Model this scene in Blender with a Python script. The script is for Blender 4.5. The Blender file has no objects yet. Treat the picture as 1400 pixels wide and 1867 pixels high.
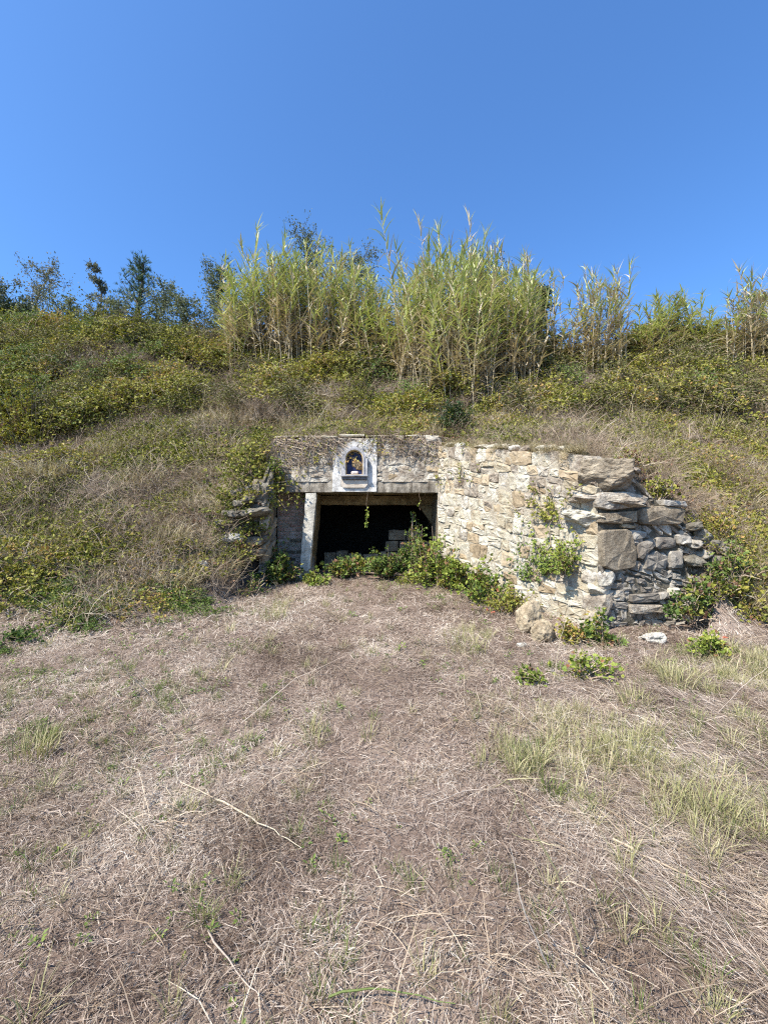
import bpy, math, random
import numpy as np
from mathutils import Vector, Matrix, Euler, noise as mnoise

SC = bpy.context.scene
COL = SC.collection
RAD = math.radians

# ------------------------------------------------------------------ camera
FPX = 800.0                      # focal length in pixels of the 1400 px wide photograph
EYE = Vector((0.0, 0.0, 1.6))
PITCH = math.atan(17.0 / FPX)
cam_d = bpy.data.cameras.new('camera')
cam = bpy.data.objects.new('camera', cam_d)
COL.objects.link(cam)
cam.location = EYE
cam.rotation_euler = (RAD(90) + PITCH, 0, 0)
cam_d.sensor_fit = 'HORIZONTAL'
cam_d.sensor_width = 36.0
cam_d.lens = 36.0 * FPX / 1400.0
cam_d.clip_start = 0.05
cam_d.clip_end = 3000.0
SC.camera = cam

# ------------------------------------------------------------------ sky and sun
SUN_EL = RAD(50)
SUN_DIR = Vector((-0.73 * math.cos(SUN_EL), -0.683 * math.cos(SUN_EL), math.sin(SUN_EL)))
world = bpy.data.worlds.new('World')
SC.world = world
world.use_nodes = True
wn = world.node_tree
wn.nodes.clear()
sky = wn.nodes.new('ShaderNodeTexSky')
sky.sky_type = 'NISHITA'
sky.sun_disc = False
sky.sun_elevation = SUN_EL
sky.sun_rotation = math.atan2(SUN_DIR.x, SUN_DIR.y)
sky.altitude = 0.0
sky.air_density = 1.0
sky.dust_density = 1.8
sky.ozone_density = 6.0
bg = wn.nodes.new('ShaderNodeBackground')
bg.inputs['Strength'].default_value = 0.124
wo = wn.nodes.new('ShaderNodeOutputWorld')
tint = wn.nodes.new('ShaderNodeMix')          # the phone's rendering of blue
tint.data_type = 'RGBA'; tint.blend_type = 'MULTIPLY'
tint.inputs[0].default_value = 1.0
tint.inputs[7].default_value = (0.665, 0.975, 1.23, 1)
wn.links.new(sky.outputs[0], tint.inputs[6])
wn.links.new(tint.outputs[2], bg.inputs[0])
wn.links.new(bg.outputs[0], wo.inputs[0])

sun_d = bpy.data.lights.new('sun', 'SUN')
sun_d.energy = 5.0
sun_d.angle = RAD(0.53)
sun_d.color = (1.0, 0.93, 0.82)
sun = bpy.data.objects.new('sun', sun_d)
COL.objects.link(sun)
sun.location = SUN_DIR * 40
sun.rotation_euler = SUN_DIR.to_track_quat('Z', 'Y').to_euler()

SC.view_settings.view_transform = 'Standard'
SC.view_settings.look = 'None'
SC.view_settings.gamma = 1.0
SC.view_settings.exposure = 0.95
SC.view_settings.use_curve_mapping = False
SC.cycles.use_denoising = False
SC.cycles.filter_width = 1.2
SC.cycles.max_bounces = 4
SC.cycles.diffuse_bounces = 2
SC.cycles.transmission_bounces = 3
SC.cycles.glossy_bounces = 2

# ------------------------------------------------------------------ maths helpers
def smooth(a, b, x):
    t = np.clip((x - a) / (b - a), 0.0, 1.0)
    return t * t * (3 - 2 * t)

def _hash(ix, iy, seed):
    h = (ix.astype(np.int64) * 374761393 + iy.astype(np.int64) * 668265263 + seed * 1442695041) & 0x7fffffff
    h = ((h ^ (h >> 13)) * 1274126177) & 0x7fffffff
    h = (h ^ (h >> 16)) & 0xffff
    return h / 65535.0

def vnoise(x, y, s, seed=0):
    """value noise 0..1, vectorised"""
    x = np.asarray(x, float) / s
    y = np.asarray(y, float) / s
    ix, iy = np.floor(x), np.floor(y)
    fx, fy = x - ix, y - iy
    fx, fy = fx * fx * (3 - 2 * fx), fy * fy * (3 - 2 * fy)
    a, b = _hash(ix, iy, seed), _hash(ix + 1, iy, seed)
    c, d = _hash(ix, iy + 1, seed), _hash(ix + 1, iy + 1, seed)
    return (a * (1 - fx) + b * fx) * (1 - fy) + (c * (1 - fx) + d * fx) * fy

def fbm(x, y, s, seed=0):
    return (vnoise(x, y, s, seed) * 0.55 + vnoise(x, y, s * 0.47, seed + 7) * 0.3 + vnoise(x, y, s * 0.21, seed + 13) * 0.15)

def ray(px, py):
    u, v = (px - 700.0) / FPX, (933.5 - py) / FPX
    return Vector((u, math.cos(PITCH) - v * math.sin(PITCH), math.sin(PITCH) + v * math.cos(PITCH)))

def at(px, py, Y):
    d = ray(px, py)
    return EYE + d * (Y / d.y)

# ------------------------------------------------------------------ the terrain's shape (metres)
CTRL = [  # measured points of the bank: photo column, row, distance, growth standing on it there
    (0, 1185, 4.35, .02), (0, 1110, 4.85, .05), (0, 1050, 5.35, .06), (0, 950, 6.35, .1), (0, 870, 7.5, .12), (0, 838, 8.0, .12), (0, 885, 9.1, .0),
    (0, 690, 10.6, .8), (0, 640, 11.5, .7), (0, 600, 13.0, .5),
    (100, 1170, 4.55, .02), (100, 1090, 5.1, .05), (100, 1000, 5.95, .08), (100, 900, 7.3, .12), (100, 825, 8.1, .12), (100, 865, 9.2, .0), (100, 690, 10.7, .8), (100, 600, 12.8, .6),
    (200, 1155, 4.8, .02), (200, 1080, 5.35, .05), (200, 1000, 6.15, .08), (200, 900, 7.3, .12), (200, 810, 8.7, .12), (200, 750, 10.0, .3), (200, 690, 10.8, .6), (200, 590, 13.0, .6),
    (320, 1125, 5.35, .02), (320, 1050, 6.0, .05), (320, 1000, 6.5, .08), (320, 900, 7.35, .12), (320, 810, 8.4, .15), (320, 750, 9.8, .3), (320, 690, 11.0, .6), (320, 600, 13.2, .6),
    (420, 1075, 6.4, .05), (415, 960, 7.05, .05), (430, 900, 7.4, .12), (430, 820, 8.2, .12), (430, 765, 9.6, .15), (430, 700, 11.0, .6), (430, 620, 12.8, .5),
    (490, 880, 7.7, .1), (500, 800, 8.3, .05), (560, 780, 9.2, .15), (560, 750, 10.2, .2), (560, 690, 11.3, .5), (560, 640, 12.8, .4),
    (700, 790, 8.4, .05), (700, 765, 9.5, .1), (700, 740, 10.4, .2), (700, 690, 11.6, .4), (700, 655, 13.0, .3),
    (850, 800, 8.0, .05), (850, 770, 9.4, .15), (850, 740, 10.3, .2), (850, 690, 11.6, .4), (850, 650, 13.0, .3),
    (950, 812, 7.0, .05), (1000, 800, 7.6, .1), (1000, 760, 9.0, .25), (1000, 700, 11.0, .5), (1000, 655, 12.8, .5),
    (1060, 835, 5.6, .05), (1150, 850, 6.0, .05), (1150, 800, 7.5, .2), (1150, 740, 9.5, .4), (1150, 690, 11.0, .5), (1150, 650, 12.6, .5),
    (1215, 890, 5.4, .03), (1250, 930, 5.4, .04), (1315, 985, 5.45, .05), (1330, 1050, 5.35, .04), (1280, 870, 6.8, .15), (1280, 800, 8.4, .25), (1280, 720, 10.4, .5), (1280, 650, 12.2, .5),
    (1345, 1120, 5.15, .05), (1400, 1150, 4.9, .02), (1400, 1000, 6.1, .08), (1400, 880, 7.6, .15), (1400, 800, 8.9, .3), (1400, 700, 10.8, .5), (1400, 615, 12.6, .5),
]
_cp = []
for (px, py, Y, hgt) in CTRL:
    p = at(px, py, Y)
    _cp.append((p.x, p.y, p.z - hgt))
for (gx, gy) in ((-5.5, 3.4), (-4.5, 3.2), (-3.0, 3.2), (-2.0, 4.2), (-1.0, 4.7), (0.0, 4.7), (1.5, 4.6), (2.6, 4.5), (3.5, 4.5), (4.2, 4.2), (3.0, 3.4), (0.0, 3.2), (5.2, 3.4), (3.3, 4.85)):
    _cp.append((gx, gy, .07 * gy - .12))          # the level ground in front
_cp = np.array(_cp)
_n = len(_cp)
_D = np.sqrt(((_cp[:, None, :2] - _cp[None, :, :2]) ** 2).sum(-1))
_A = np.zeros((_n + 3, _n + 3))
_A[:_n, :_n] = _D - np.eye(_n) * 0.05
_A[:_n, _n] = 1
_A[:_n, _n + 1:] = _cp[:, :2]
_A[_n:, :_n] = _A[:_n, _n:].T
_w = np.linalg.solve(_A, np.concatenate([_cp[:, 2], np.zeros(3)]))

LOW_POLY = [(-2.35, 6.3), (-2.42, 6.9), (-2.45, 7.45), (-2.13, 7.6), (-2.13, 11.25), (1.15, 11.25), (1.15, 8.05), (2.55, 5.2), (3.72, 5.5), (3.85, 5.2), (3.2, 4.4), (0.0, 4.2), (-2.0, 5.4)]

def in_poly(x, y, poly):
    x = np.asarray(x, float); y = np.asarray(y, float)
    c = np.zeros(x.shape, bool)
    n = len(poly)
    for i in range(n):
        x1, y1 = poly[i]; x2, y2 = poly[(i + 1) % n]
        cond = (y1 > y) != (y2 > y)
        xx = (x2 - x1) * (y - y1) / ((y2 - y1) if y2 != y1 else 1e-9) + x1
        c ^= cond & (x < xx)
    return c

def flat_z(x, y):
    x = np.asarray(x, float); y = np.asarray(y, float)
    yy = np.clip(y, -3, 8.2)
    z = 0.07 * yy + 0.0
    z = z + 0.07 * (fbm(x, y, 1.3, 3) - 0.5) + 0.035 * (vnoise(x, y, 0.35, 5) - 0.5)
    return z

def hill_z(x, y):
    x = np.asarray(x, float); y = np.asarray(y, float)
    sh = x.shape
    X = np.clip(x, -12.5, 12.5).ravel(); Y = np.clip(y, 4.0, 13.6).ravel()
    out = np.empty(X.size)
    for a in range(0, X.size, 20000):
        b = min(a + 20000, X.size)
        d = np.sqrt((X[a:b, None] - _cp[None, :, 0]) ** 2 + (Y[a:b, None] - _cp[None, :, 1]) ** 2)
        out[a:b] = d @ _w[:_n] + _w[_n] + X[a:b] * _w[_n + 1] + Y[a:b] * _w[_n + 2]
    z = out.reshape(sh)
    up = smooth(9.3, 11.0, y)
    z = z + up * 0.95 * (fbm(x, y, 2.1, 21) - 0.5) + (1 - up) * 0.22 * (fbm(x, y, 1.0, 23) - 0.5)
    # the plateau behind the crest
    k = smooth(13.4, 17.0, y)
    z = z * (1 - k) + (np.minimum(z, 6.6)) * k
    return z

def terrain(x, y, low=True):
    x = np.asarray(x, float); y = np.asarray(y, float)
    g, h = flat_z(x, y), hill_z(x, y)
    d = h - g - 0.06
    s = np.where(d > 1.2, d, 0.12 * np.log1p(np.exp(np.clip(d / 0.12, -30, 12))))
    s = s * smooth(3.2, 4.4, y)
    z = g + s
    if low:
        z = np.where(in_poly(x, y, LOW_POLY), g, z)
    return z

def tz(x, y):
    return float(terrain(np.array([x]), np.array([y]))[0])

def hit(px, py):
    """the point of the ground seen at a photo pixel"""
    d = ray(px, py)
    t = np.linspace(1.0, 16.0, 900)
    X = EYE.x + d.x * t; Y = EYE.y + d.y * t; Z = EYE.z + d.z * t
    k = np.where(Z < terrain(X, Y))[0]
    i = k[0] if len(k) else len(t) - 1
    return Vector((X[i], Y[i], float(terrain(X[i:i + 1], Y[i:i + 1])[0])))

# ------------------------------------------------------------------ materials
def nodes(m):
    m.use_nodes = True
    nt = m.node_tree
    nt.nodes.clear()
    out = nt.nodes.new('ShaderNodeOutputMaterial')
    return nt, out

def nd(nt, typ, **kw):
    n = nt.nodes.new(typ)
    for k, v in kw.items():
        if k.startswith('i_'):
            n.inputs[k[2:].replace('_', ' ')].default_value = v
        else:
            setattr(n, k, v)
    return n

def ramp(nt, stops, fac=None, interp='LINEAR'):
    r = nt.nodes.new('ShaderNodeValToRGB')
    r.color_ramp.interpolation = interp
    e = r.color_ramp.elements
    while len(e) < len(stops):
        e.new(0.5)
    for i, (p, c) in enumerate(stops):
        e[i].position = p
        e[i].color = (c[0], c[1], c[2], 1)
    if fac is not None:
        nt.links.new(fac, r.inputs[0])
    return r

def mth(nt, op, a, b=None):
    n = nt.nodes.new('ShaderNodeMath'); n.operation = op
    for i, v in enumerate((a, b)):
        if v is None: continue
        if isinstance(v, (int, float)): n.inputs[i].default_value = v
        else: nt.links.new(v, n.inputs[i])
    return n.outputs[0]

def mixc(nt, fac, a, b, mode='MIX'):
    n = nt.nodes.new('ShaderNodeMix'); n.data_type = 'RGBA'; n.blend_type = mode
    for s, v in ((n.inputs[0], fac), (n.inputs[6], a), (n.inputs[7], b)):
        if isinstance(v, (int, float)): s.default_value = v
        elif isinstance(v, tuple): s.default_value = (v[0], v[1], v[2], 1)
        else: nt.links.new(v, s)
    return n.outputs[2]

def leaf_mat(name, stops, transl=0.3, patch=1.2, rough=0.55, w_tint=0.55, w_rand=0.25, w_patch=0.45, spec=0.25):
    m = bpy.data.materials.new(name)
    nt, out = nodes(m)
    at_ = nd(nt, 'ShaderNodeAttribute', attribute_name='tint')
    oi = nd(nt, 'ShaderNodeObjectInfo')
    ge = nd(nt, 'ShaderNodeNewGeometry')
    no = nd(nt, 'ShaderNodeTexNoise'); no.inputs['Scale'].default_value = 1.0 / patch; no.inputs['Detail'].default_value = 3
    nt.links.new(ge.outputs['Position'], no.inputs['Vector'])
    f = mth(nt, 'MULTIPLY', at_.outputs['Fac'], w_tint)
    f = mth(nt, 'ADD', f, mth(nt, 'MULTIPLY', oi.outputs['Random'], w_rand))
    pn = mth(nt, 'MULTIPLY', mth(nt, 'SUBTRACT', no.outputs[0], 0.5), w_patch * 2.2)
    f = mth(nt, 'ADD', f, pn)
    f = mth(nt, 'ADD', f, 0.5 - 0.5 * (w_tint + w_rand))
    r = ramp(nt, stops, f)
    bs = nd(nt, 'ShaderNodeBsdfPrincipled')
    bs.inputs['Roughness'].default_value = rough
    bs.inputs['Specular IOR Level'].default_value = spec
    nt.links.new(r.outputs[0], bs.inputs['Base Color'])
    if transl > 0:
        tr = nd(nt, 'ShaderNodeBsdfTranslucent')
        tc = mixc(nt, 1.0, r.outputs[0], (1.0, 1.0, 0.55), 'MULTIPLY')
        nt.links.new(tc, tr.inputs[0])
        mx = nd(nt, 'ShaderNodeMixShader'); mx.inputs[0].default_value = transl
        nt.links.new(bs.outputs[0], mx.inputs[1]); nt.links.new(tr.outputs[0], mx.inputs[2])
        nt.links.new(mx.outputs[0], out.inputs[0])
    else:
        nt.links.new(bs.outputs[0], out.inputs[0])
    return m

def rock_mat(name, stops, scale=9.0, bump=0.5, stain=None, stain_amt=0.5, rough=0.9, per_obj=0.5, fine=70.0, zstreak=False):
    """stone, mortar, concrete: large tone per piece, blotches, fine grain, lichen or soot stains"""
    m = bpy.data.materials.new(name)
    nt, out = nodes(m)
    ge = nd(nt, 'ShaderNodeNewGeometry')
    oi = nd(nt, 'ShaderNodeObjectInfo')
    vec = ge.outputs['Position']
    if zstreak:
        mp = nd(nt, 'ShaderNodeMapping'); mp.inputs['Scale'].default_value = (1, 1, 0.25)
        nt.links.new(vec, mp.inputs[0]); svec = mp.outputs[0]
    else:
        svec = vec
    n1 = nd(nt, 'ShaderNodeTexNoise'); n1.inputs['Scale'].default_value = scale; n1.inputs['Detail'].default_value = 6; n1.inputs['Roughness'].default_value = 0.65
    nt.links.new(vec, n1.inputs['Vector'])
    n2 = nd(nt, 'ShaderNodeTexNoise'); n2.inputs['Scale'].default_value = fine; n2.inputs['Detail'].default_value = 4
    nt.links.new(vec, n2.inputs['Vector'])
    f = mth(nt, 'ADD', mth(nt, 'MULTIPLY', mth(nt, 'SUBTRACT', n1.outputs[0], 0.5), 1.5), 0.5)
    f = mth(nt, 'ADD', f, mth(nt, 'MULTIPLY', mth(nt, 'SUBTRACT', oi.outputs['Random'], 0.5), per_obj))
    f = mth(nt, 'ADD', f, mth(nt, 'MULTIPLY', mth(nt, 'SUBTRACT', n2.outputs[0], 0.5), 0.5))
    c = ramp(nt, stops, f).outputs[0]
    if stain:
        n3 = nd(nt, 'ShaderNodeTexNoise'); n3.inputs['Scale'].default_value = 5.5; n3.inputs['Detail'].default_value = 8; n3.inputs['Roughness'].default_value = 0.75
        nt.links.new(svec, n3.inputs['Vector'])
        k = ramp(nt, [(0.5 - 0.1 * stain_amt, (0, 0, 0)), (0.72 - 0.12 * stain_amt, (1, 1, 1))], n3.outputs[0]).outputs[0]
        k = mth(nt, 'MULTIPLY', k, min(1.0, stain_amt + 0.15))
        c = mixc(nt, k, c, stain)
    bs = nd(nt, 'ShaderNodeBsdfPrincipled')
    bs.inputs['Roughness'].default_value = rough
    bs.inputs['Specular IOR Level'].default_value = 0.15
    nt.links.new(c, bs.inputs['Base Color'])
    n4 = nd(nt, 'ShaderNodeTexNoise'); n4.inputs['Scale'].default_value = 24; n4.inputs['Detail'].default_value = 8; n4.inputs['Roughness'].default_value = 0.7
    nt.links.new(vec, n4.inputs['Vector'])
    bp = nd(nt, 'ShaderNodeBump'); bp.inputs['Strength'].default_value = bump; bp.inputs['Distance'].default_value = 0.04
    nt.links.new(n4.outputs[0], bp.inputs['Height'])
    nt.links.new(bp.outputs[0], bs.inputs['Normal'])
    nt.links.new(bs.outputs[0], out.inputs[0])
    return m

M = {}
M['stone_cream'] = rock_mat('stone_cream', [(0.0, (.32, .25, .16)), (.3, (.43, .375, .27)), (.6, (.51, .465, .365)), (1, (.58, .545, .46))], per_obj=0.6, stain=(.22, .175, .115), stain_amt=.5, bump=.8)
M['stone_ochre'] = rock_mat('stone_ochre', [(0.0, (.19, .14, .085)), (.5, (.36, .28, .18)), (1, (.49, .41, .30))], stain=(.16, .12, .08), stain_amt=.3)
M['stone_grey'] = rock_mat('stone_grey', [(0.0, (.12, .10, .08)), (.4, (.25, .22, .18)), (.75, (.38, .345, .29)), (1, (.48, .445, .385))], per_obj=0.6, stain=(.10, .09, .08), stain_amt=.45)
M['stone_brown'] = rock_mat('stone_brown', [(0.0, (.10, .08, .055)), (.5, (.25, .20, .14)), (1, (.44, .37, .27))], per_obj=0.4, stain=(.09, .075, .055), stain_amt=.6, bump=1.0, fine=40)
M['stone_facade'] = rock_mat('stone_facade', [(0.0, (.19, .15, .11)), (.4, (.42, .36, .28)), (.75, (.56, .51, .42)), (1, (.66, .62, .54))], per_obj=0.6, stain=(.13, .095, .07), stain_amt=.68, bump=1.0)
M['stone_stub'] = rock_mat('stone_stub', [(0.0, (.07, .06, .045)), (.45, (.17, .15, .115)), (.8, (.28, .25, .20)), (1, (.40, .37, .31))], per_obj=0.5, stain=(.07, .06, .04), stain_amt=.6, bump=.9)
M['mortar'] = rock_mat('mortar', [(0.0, (.25, .20, .14)), (.5, (.42, .37, .285)), (1, (.52, .475, .39))], per_obj=0, stain=(.22, .17, .11), stain_amt=.4, bump=.9)
M['mortar_dark'] = rock_mat('mortar_dark', [(0.0, (.07, .06, .045)), (.5, (.17, .14, .11)), (1, (.30, .26, .21))], per_obj=0, stain=(.06, .05, .04), stain_amt=.5, bump=.9)
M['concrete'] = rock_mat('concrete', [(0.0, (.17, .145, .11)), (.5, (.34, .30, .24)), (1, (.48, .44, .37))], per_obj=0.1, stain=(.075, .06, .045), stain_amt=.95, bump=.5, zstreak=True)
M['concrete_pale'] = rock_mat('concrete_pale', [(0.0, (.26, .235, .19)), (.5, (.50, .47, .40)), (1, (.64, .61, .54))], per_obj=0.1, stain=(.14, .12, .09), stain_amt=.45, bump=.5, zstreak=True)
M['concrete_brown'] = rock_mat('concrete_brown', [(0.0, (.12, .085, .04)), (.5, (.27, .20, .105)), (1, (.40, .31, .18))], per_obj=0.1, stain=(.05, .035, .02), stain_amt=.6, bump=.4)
M['room_shade_stone'] = rock_mat('room_shade_stone', [(0.0, (.010, .009, .008)), (.5, (.02, .018, .015)), (1, (.035, .03, .025))], per_obj=0.2)  # near-black base colour paints in the deep shade of the chamber
M['brick'] = rock_mat('brick', [(0.0, (.34, .19, .14)), (.5, (.50, .33, .26)), (1, (.62, .50, .42))], per_obj=0.8, stain=(.30, .27, .22), stain_amt=.5)
M['render_white'] = rock_mat('render_white', [(0.0, (.42, .40, .36)), (.4, (.60, .58, .54)), (1, (.70, .69, .66))], per_obj=0, stain=(.12, .105, .09), stain_amt=.68, bump=.35)
M['niche_stone'] = rock_mat('niche_stone', [(0.0, (.20, .195, .20)), (.5, (.35, .34, .345)), (1, (.48, .47, .47))], per_obj=0.15, stain=(.13, .12, .12), stain_amt=.6, bump=.15)
M['niche_dark'] = rock_mat('niche_dark', [(0.0, (.06, .06, .065)), (.5, (.13, .13, .14)), (1, (.3, .3, .31))], per_obj=0.1, bump=.3)
M['niche_ochre'] = rock_mat('niche_ochre', [(0.0, (.34, .22, .08)), (.5, (.50, .36, .16)), (1, (.58, .46, .28))], per_obj=0.1, bump=.2)
M['tile_blue'] = rock_mat('tile_blue', [(0.0, (.010, .012, .035)), (.5, (.022, .028, .085)), (1, (.05, .062, .15))], scale=14, per_obj=0.3, rough=.3, bump=.08)
M['figure_gold'] = rock_mat('figure_gold', [(0.0, (.12, .085, .045)), (.5, (.27, .2, .12)), (1, (.42, .34, .22))], scale=30, per_obj=0.2, bump=.4)
M['figure_pale'] = rock_mat('figure_pale', [(0.0, (.34, .27, .25)), (.5, (.5, .44, .42)), (1, (.7, .68, .66))], scale=30, per_obj=0.2, bump=.3)
M['plaque'] = rock_mat('plaque', [(0.0, (.32, .27, .21)), (.5, (.47, .41, .34)), (1, (.57, .52, .45))], per_obj=0, fine=120, bump=.25)
M['inscription'] = rock_mat('inscription', [(0.0, (.2, .16, .13)), (1, (.32, .27, .22))], per_obj=0)
M['boulder'] = rock_mat('boulder', [(0.0, (.18, .13, .08)), (.5, (.40, .32, .215)), (1, (.54, .46, .34))], per_obj=0.3, stain=(.19, .16, .1), stain_amt=.45, bump=.8)
M['boulder_pale'] = rock_mat('boulder_pale', [(0.0, (.24, .21, .17)), (.5, (.43, .40, .34)), (1, (.58, .55, .49))], per_obj=0.3, stain=(.16, .14, .11), stain_amt=.35, bump=.8)

# plants
M['straw'] = leaf_mat('straw', [(0.0, (.068, .045, .034)), (.25, (.20, .146, .112)), (.5, (.37, .290, .232)), (.78, (.51, .428, .350)), (1, (.67, .60, .51))], transl=.15, patch=.9, rough=.7, w_tint=.75, w_rand=.1, w_patch=.5, spec=.12)
M['straw_bank'] = leaf_mat('straw_bank', [(0.0, (.10, .075, .035)), (.3, (.26, .21, .11)), (.6, (.42, .35, .21)), (1, (.60, .53, .36))], transl=.2, patch=.9, rough=.7)
M['grass_pale'] = leaf_mat('grass_pale', [(0.0, (.14, .15, .05)), (.35, (.27, .26, .11)), (.7, (.44, .39, .22)), (1, (.56, .5, .33))], transl=.25, patch=.7, rough=.6, w_patch=.3)
M['grass_green'] = leaf_mat('grass_green', [(0.0, (.05, .085, .02)), (.5, (.13, .17, .045)), (1, (.30, .30, .11))], transl=.25, patch=.7, rough=.6)
M['dead_stem'] = leaf_mat('dead_stem', [(0.0, (.085, .055, .036)), (.4, (.23, .165, .112)), (.75, (.38, .30, .215)), (1, (.52, .44, .34))], transl=0, patch=1.0, rough=.8, w_tint=.7)
M['thatch_dark'] = leaf_mat('thatch_dark', [(0.0, (.035, .022, .016)), (.5, (.10, .065, .045)), (1, (.22, .155, .11))], transl=0, patch=.4, rough=.8)
M['dry_leaf'] = leaf_mat('dry_leaf', [(0.0, (.05, .03, .02)), (.4, (.13, .065, .04)), (.8, (.27, .15, .08)), (1, (.33, .10, .06))], transl=.15, patch=.8)
M['bramble'] = leaf_mat('bramble', [(0.0, (.06, .068, .018)), (.3, (.165, .18, .034)), (.55, (.27, .265, .05)), (.82, (.36, .33, .068)), (1, (.40, .25, .09))], transl=.28, patch=2.0, w_tint=.65, w_rand=.3, w_patch=.62)
M['bramble_olive'] = leaf_mat('bramble_olive', [(0.0, (.05, .055, .02)), (.4, (.12, .125, .04)), (.8, (.20, .19, .06)), (1, (.27, .17, .08))], transl=.25, patch=1.2, w_patch=.4)
M['bramble_green'] = leaf_mat('bramble_green', [(0.0, (.05, .085, .022)), (.4, (.115, .17, .042)), (.75, (.20, .255, .06)), (1, (.36, .33, .075))], transl=.3, patch=.5, w_patch=.3)
M['bramble_lime'] = leaf_mat('bramble_lime', [(0.0, (.09, .13, .03)), (.4, (.19, .25, .045)), (.75, (.31, .345, .07)), (1, (.44, .37, .085))], transl=.3, patch=.5, w_patch=.3)
M['shrub_dark'] = leaf_mat('shrub_dark', [(0.0, (.02, .04, .015)), (.5, (.05, .085, .03)), (1, (.10, .14, .05))], transl=.2, patch=.4)
M['reed_green'] = leaf_mat('reed_green', [(0.0, (.18, .235, .065)), (.4, (.32, .37, .12)), (.75, (.48, .51, .215)), (1, (.64, .61, .36))], transl=.3, patch=1.0, w_tint=.7, w_patch=.3, spec=.4, rough=.45)
M['reed_dry'] = leaf_mat('reed_dry', [(0.0, (.22, .16, .10)), (.5, (.44, .36, .24)), (1, (.64, .57, .45))], transl=.2, patch=1.0, w_tint=.7, w_patch=.2)
M['cane'] = leaf_mat('cane', [(0.0, (.18, .14, .075)), (.5, (.38, .31, .19)), (1, (.54, .47, .33))], transl=0, patch=.6, w_tint=.6)
M['bark'] = leaf_mat('bark', [(0.0, (.035, .028, .022)), (.5, (.085, .07, .055)), (1, (.16, .14, .12))], transl=0, patch=.3, w_tint=.5, rough=.9)
M['tree_grey'] = leaf_mat('tree_grey', [(0.0, (.07, .085, .045)), (.5, (.14, .165, .085)), (1, (.25, .25, .14))], transl=.25, patch=1.5)
M['tree_rust'] = leaf_mat('tree_rust', [(0.0, (.09, .105, .065)), (.5, (.175, .18, .12)), (1, (.29, .25, .18))], transl=.25, patch=1.5)
M['tree_dark'] = leaf_mat('tree_dark', [(0.0, (.015, .028, .012)), (.5, (.035, .055, .022)), (1, (.07, .09, .04))], transl=.15, patch=1.0)
M['pine'] = leaf_mat('pine', [(0.0, (.025, .05, .02)), (.5, (.055, .10, .04)), (1, (.10, .15, .06))], transl=.1, patch=1.0)

def ground_mat():
    m = bpy.data.materials.new('ground_soil')
    nt, out = nodes(m)
    ge = nd(nt, 'ShaderNodeNewGeometry')
    n1 = nd(nt, 'ShaderNodeTexNoise'); n1.inputs['Scale'].default_value = 1.1; n1.inputs['Detail'].default_value = 8; n1.inputs['Roughness'].default_value = .7
    n2 = nd(nt, 'ShaderNodeTexNoise'); n2.inputs['Scale'].default_value = 45; n2.inputs['Detail'].default_value = 6; n2.inputs['Roughness'].default_value = .75
    for n in (n1, n2): nt.links.new(ge.outputs['Position'], n.inputs['Vector'])
    f = mth(nt, 'ADD', mth(nt, 'MULTIPLY', n1.outputs[0], .5), mth(nt, 'MULTIPLY', n2.outputs[0], .5))
    straw = ramp(nt, [(.3, (.085, .058, .045)), (.48, (.19, .138, .108)), (.62, (.31, .245, .20)), (.75, (.40, .33, .275))], f).outputs[0]
    bank = ramp(nt, [(.3, (.045, .034, .022)), (.5, (.095, .075, .048)), (.7, (.16, .135, .085))], f).outputs[0]
    a = nd(nt, 'ShaderNodeAttribute', attribute_name='bank')
    c = mixc(nt, a.outputs['Fac'], straw, bank)
    bs = nd(nt, 'ShaderNodeBsdfPrincipled')
    bs.inputs['Roughness'].default_value = .95; bs.inputs['Specular IOR Level'].default_value = .05
    nt.links.new(c, bs.inputs['Base Color'])
    bp = nd(nt, 'ShaderNodeBump'); bp.inputs['Strength'].default_value = .7; bp.inputs['Distance'].default_value = .03
    nt.links.new(n2.outputs[0], bp.inputs['Height']); nt.links.new(bp.outputs[0], bs.inputs['Normal'])
    nt.links.new(bs.outputs[0], out.inputs[0])
    return m
M['ground'] = ground_mat()

# ------------------------------------------------------------------ object helpers
def tag(o, label=None, cat=None, group=None, kind=None):
    if label: o['label'] = label
    if cat: o['category'] = cat
    if group: o['group'] = group
    if kind: o['kind'] = kind
    return o

def empty(name, loc, label=None, cat=None, group=None, rz=0.0):
    o = bpy.data.objects.new(name, None)
    COL.objects.link(o)
    o.location = loc
    o.rotation_euler = (0, 0, rz)
    o.empty_display_size = 0.2
    return tag(o, label, cat, group)

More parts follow.
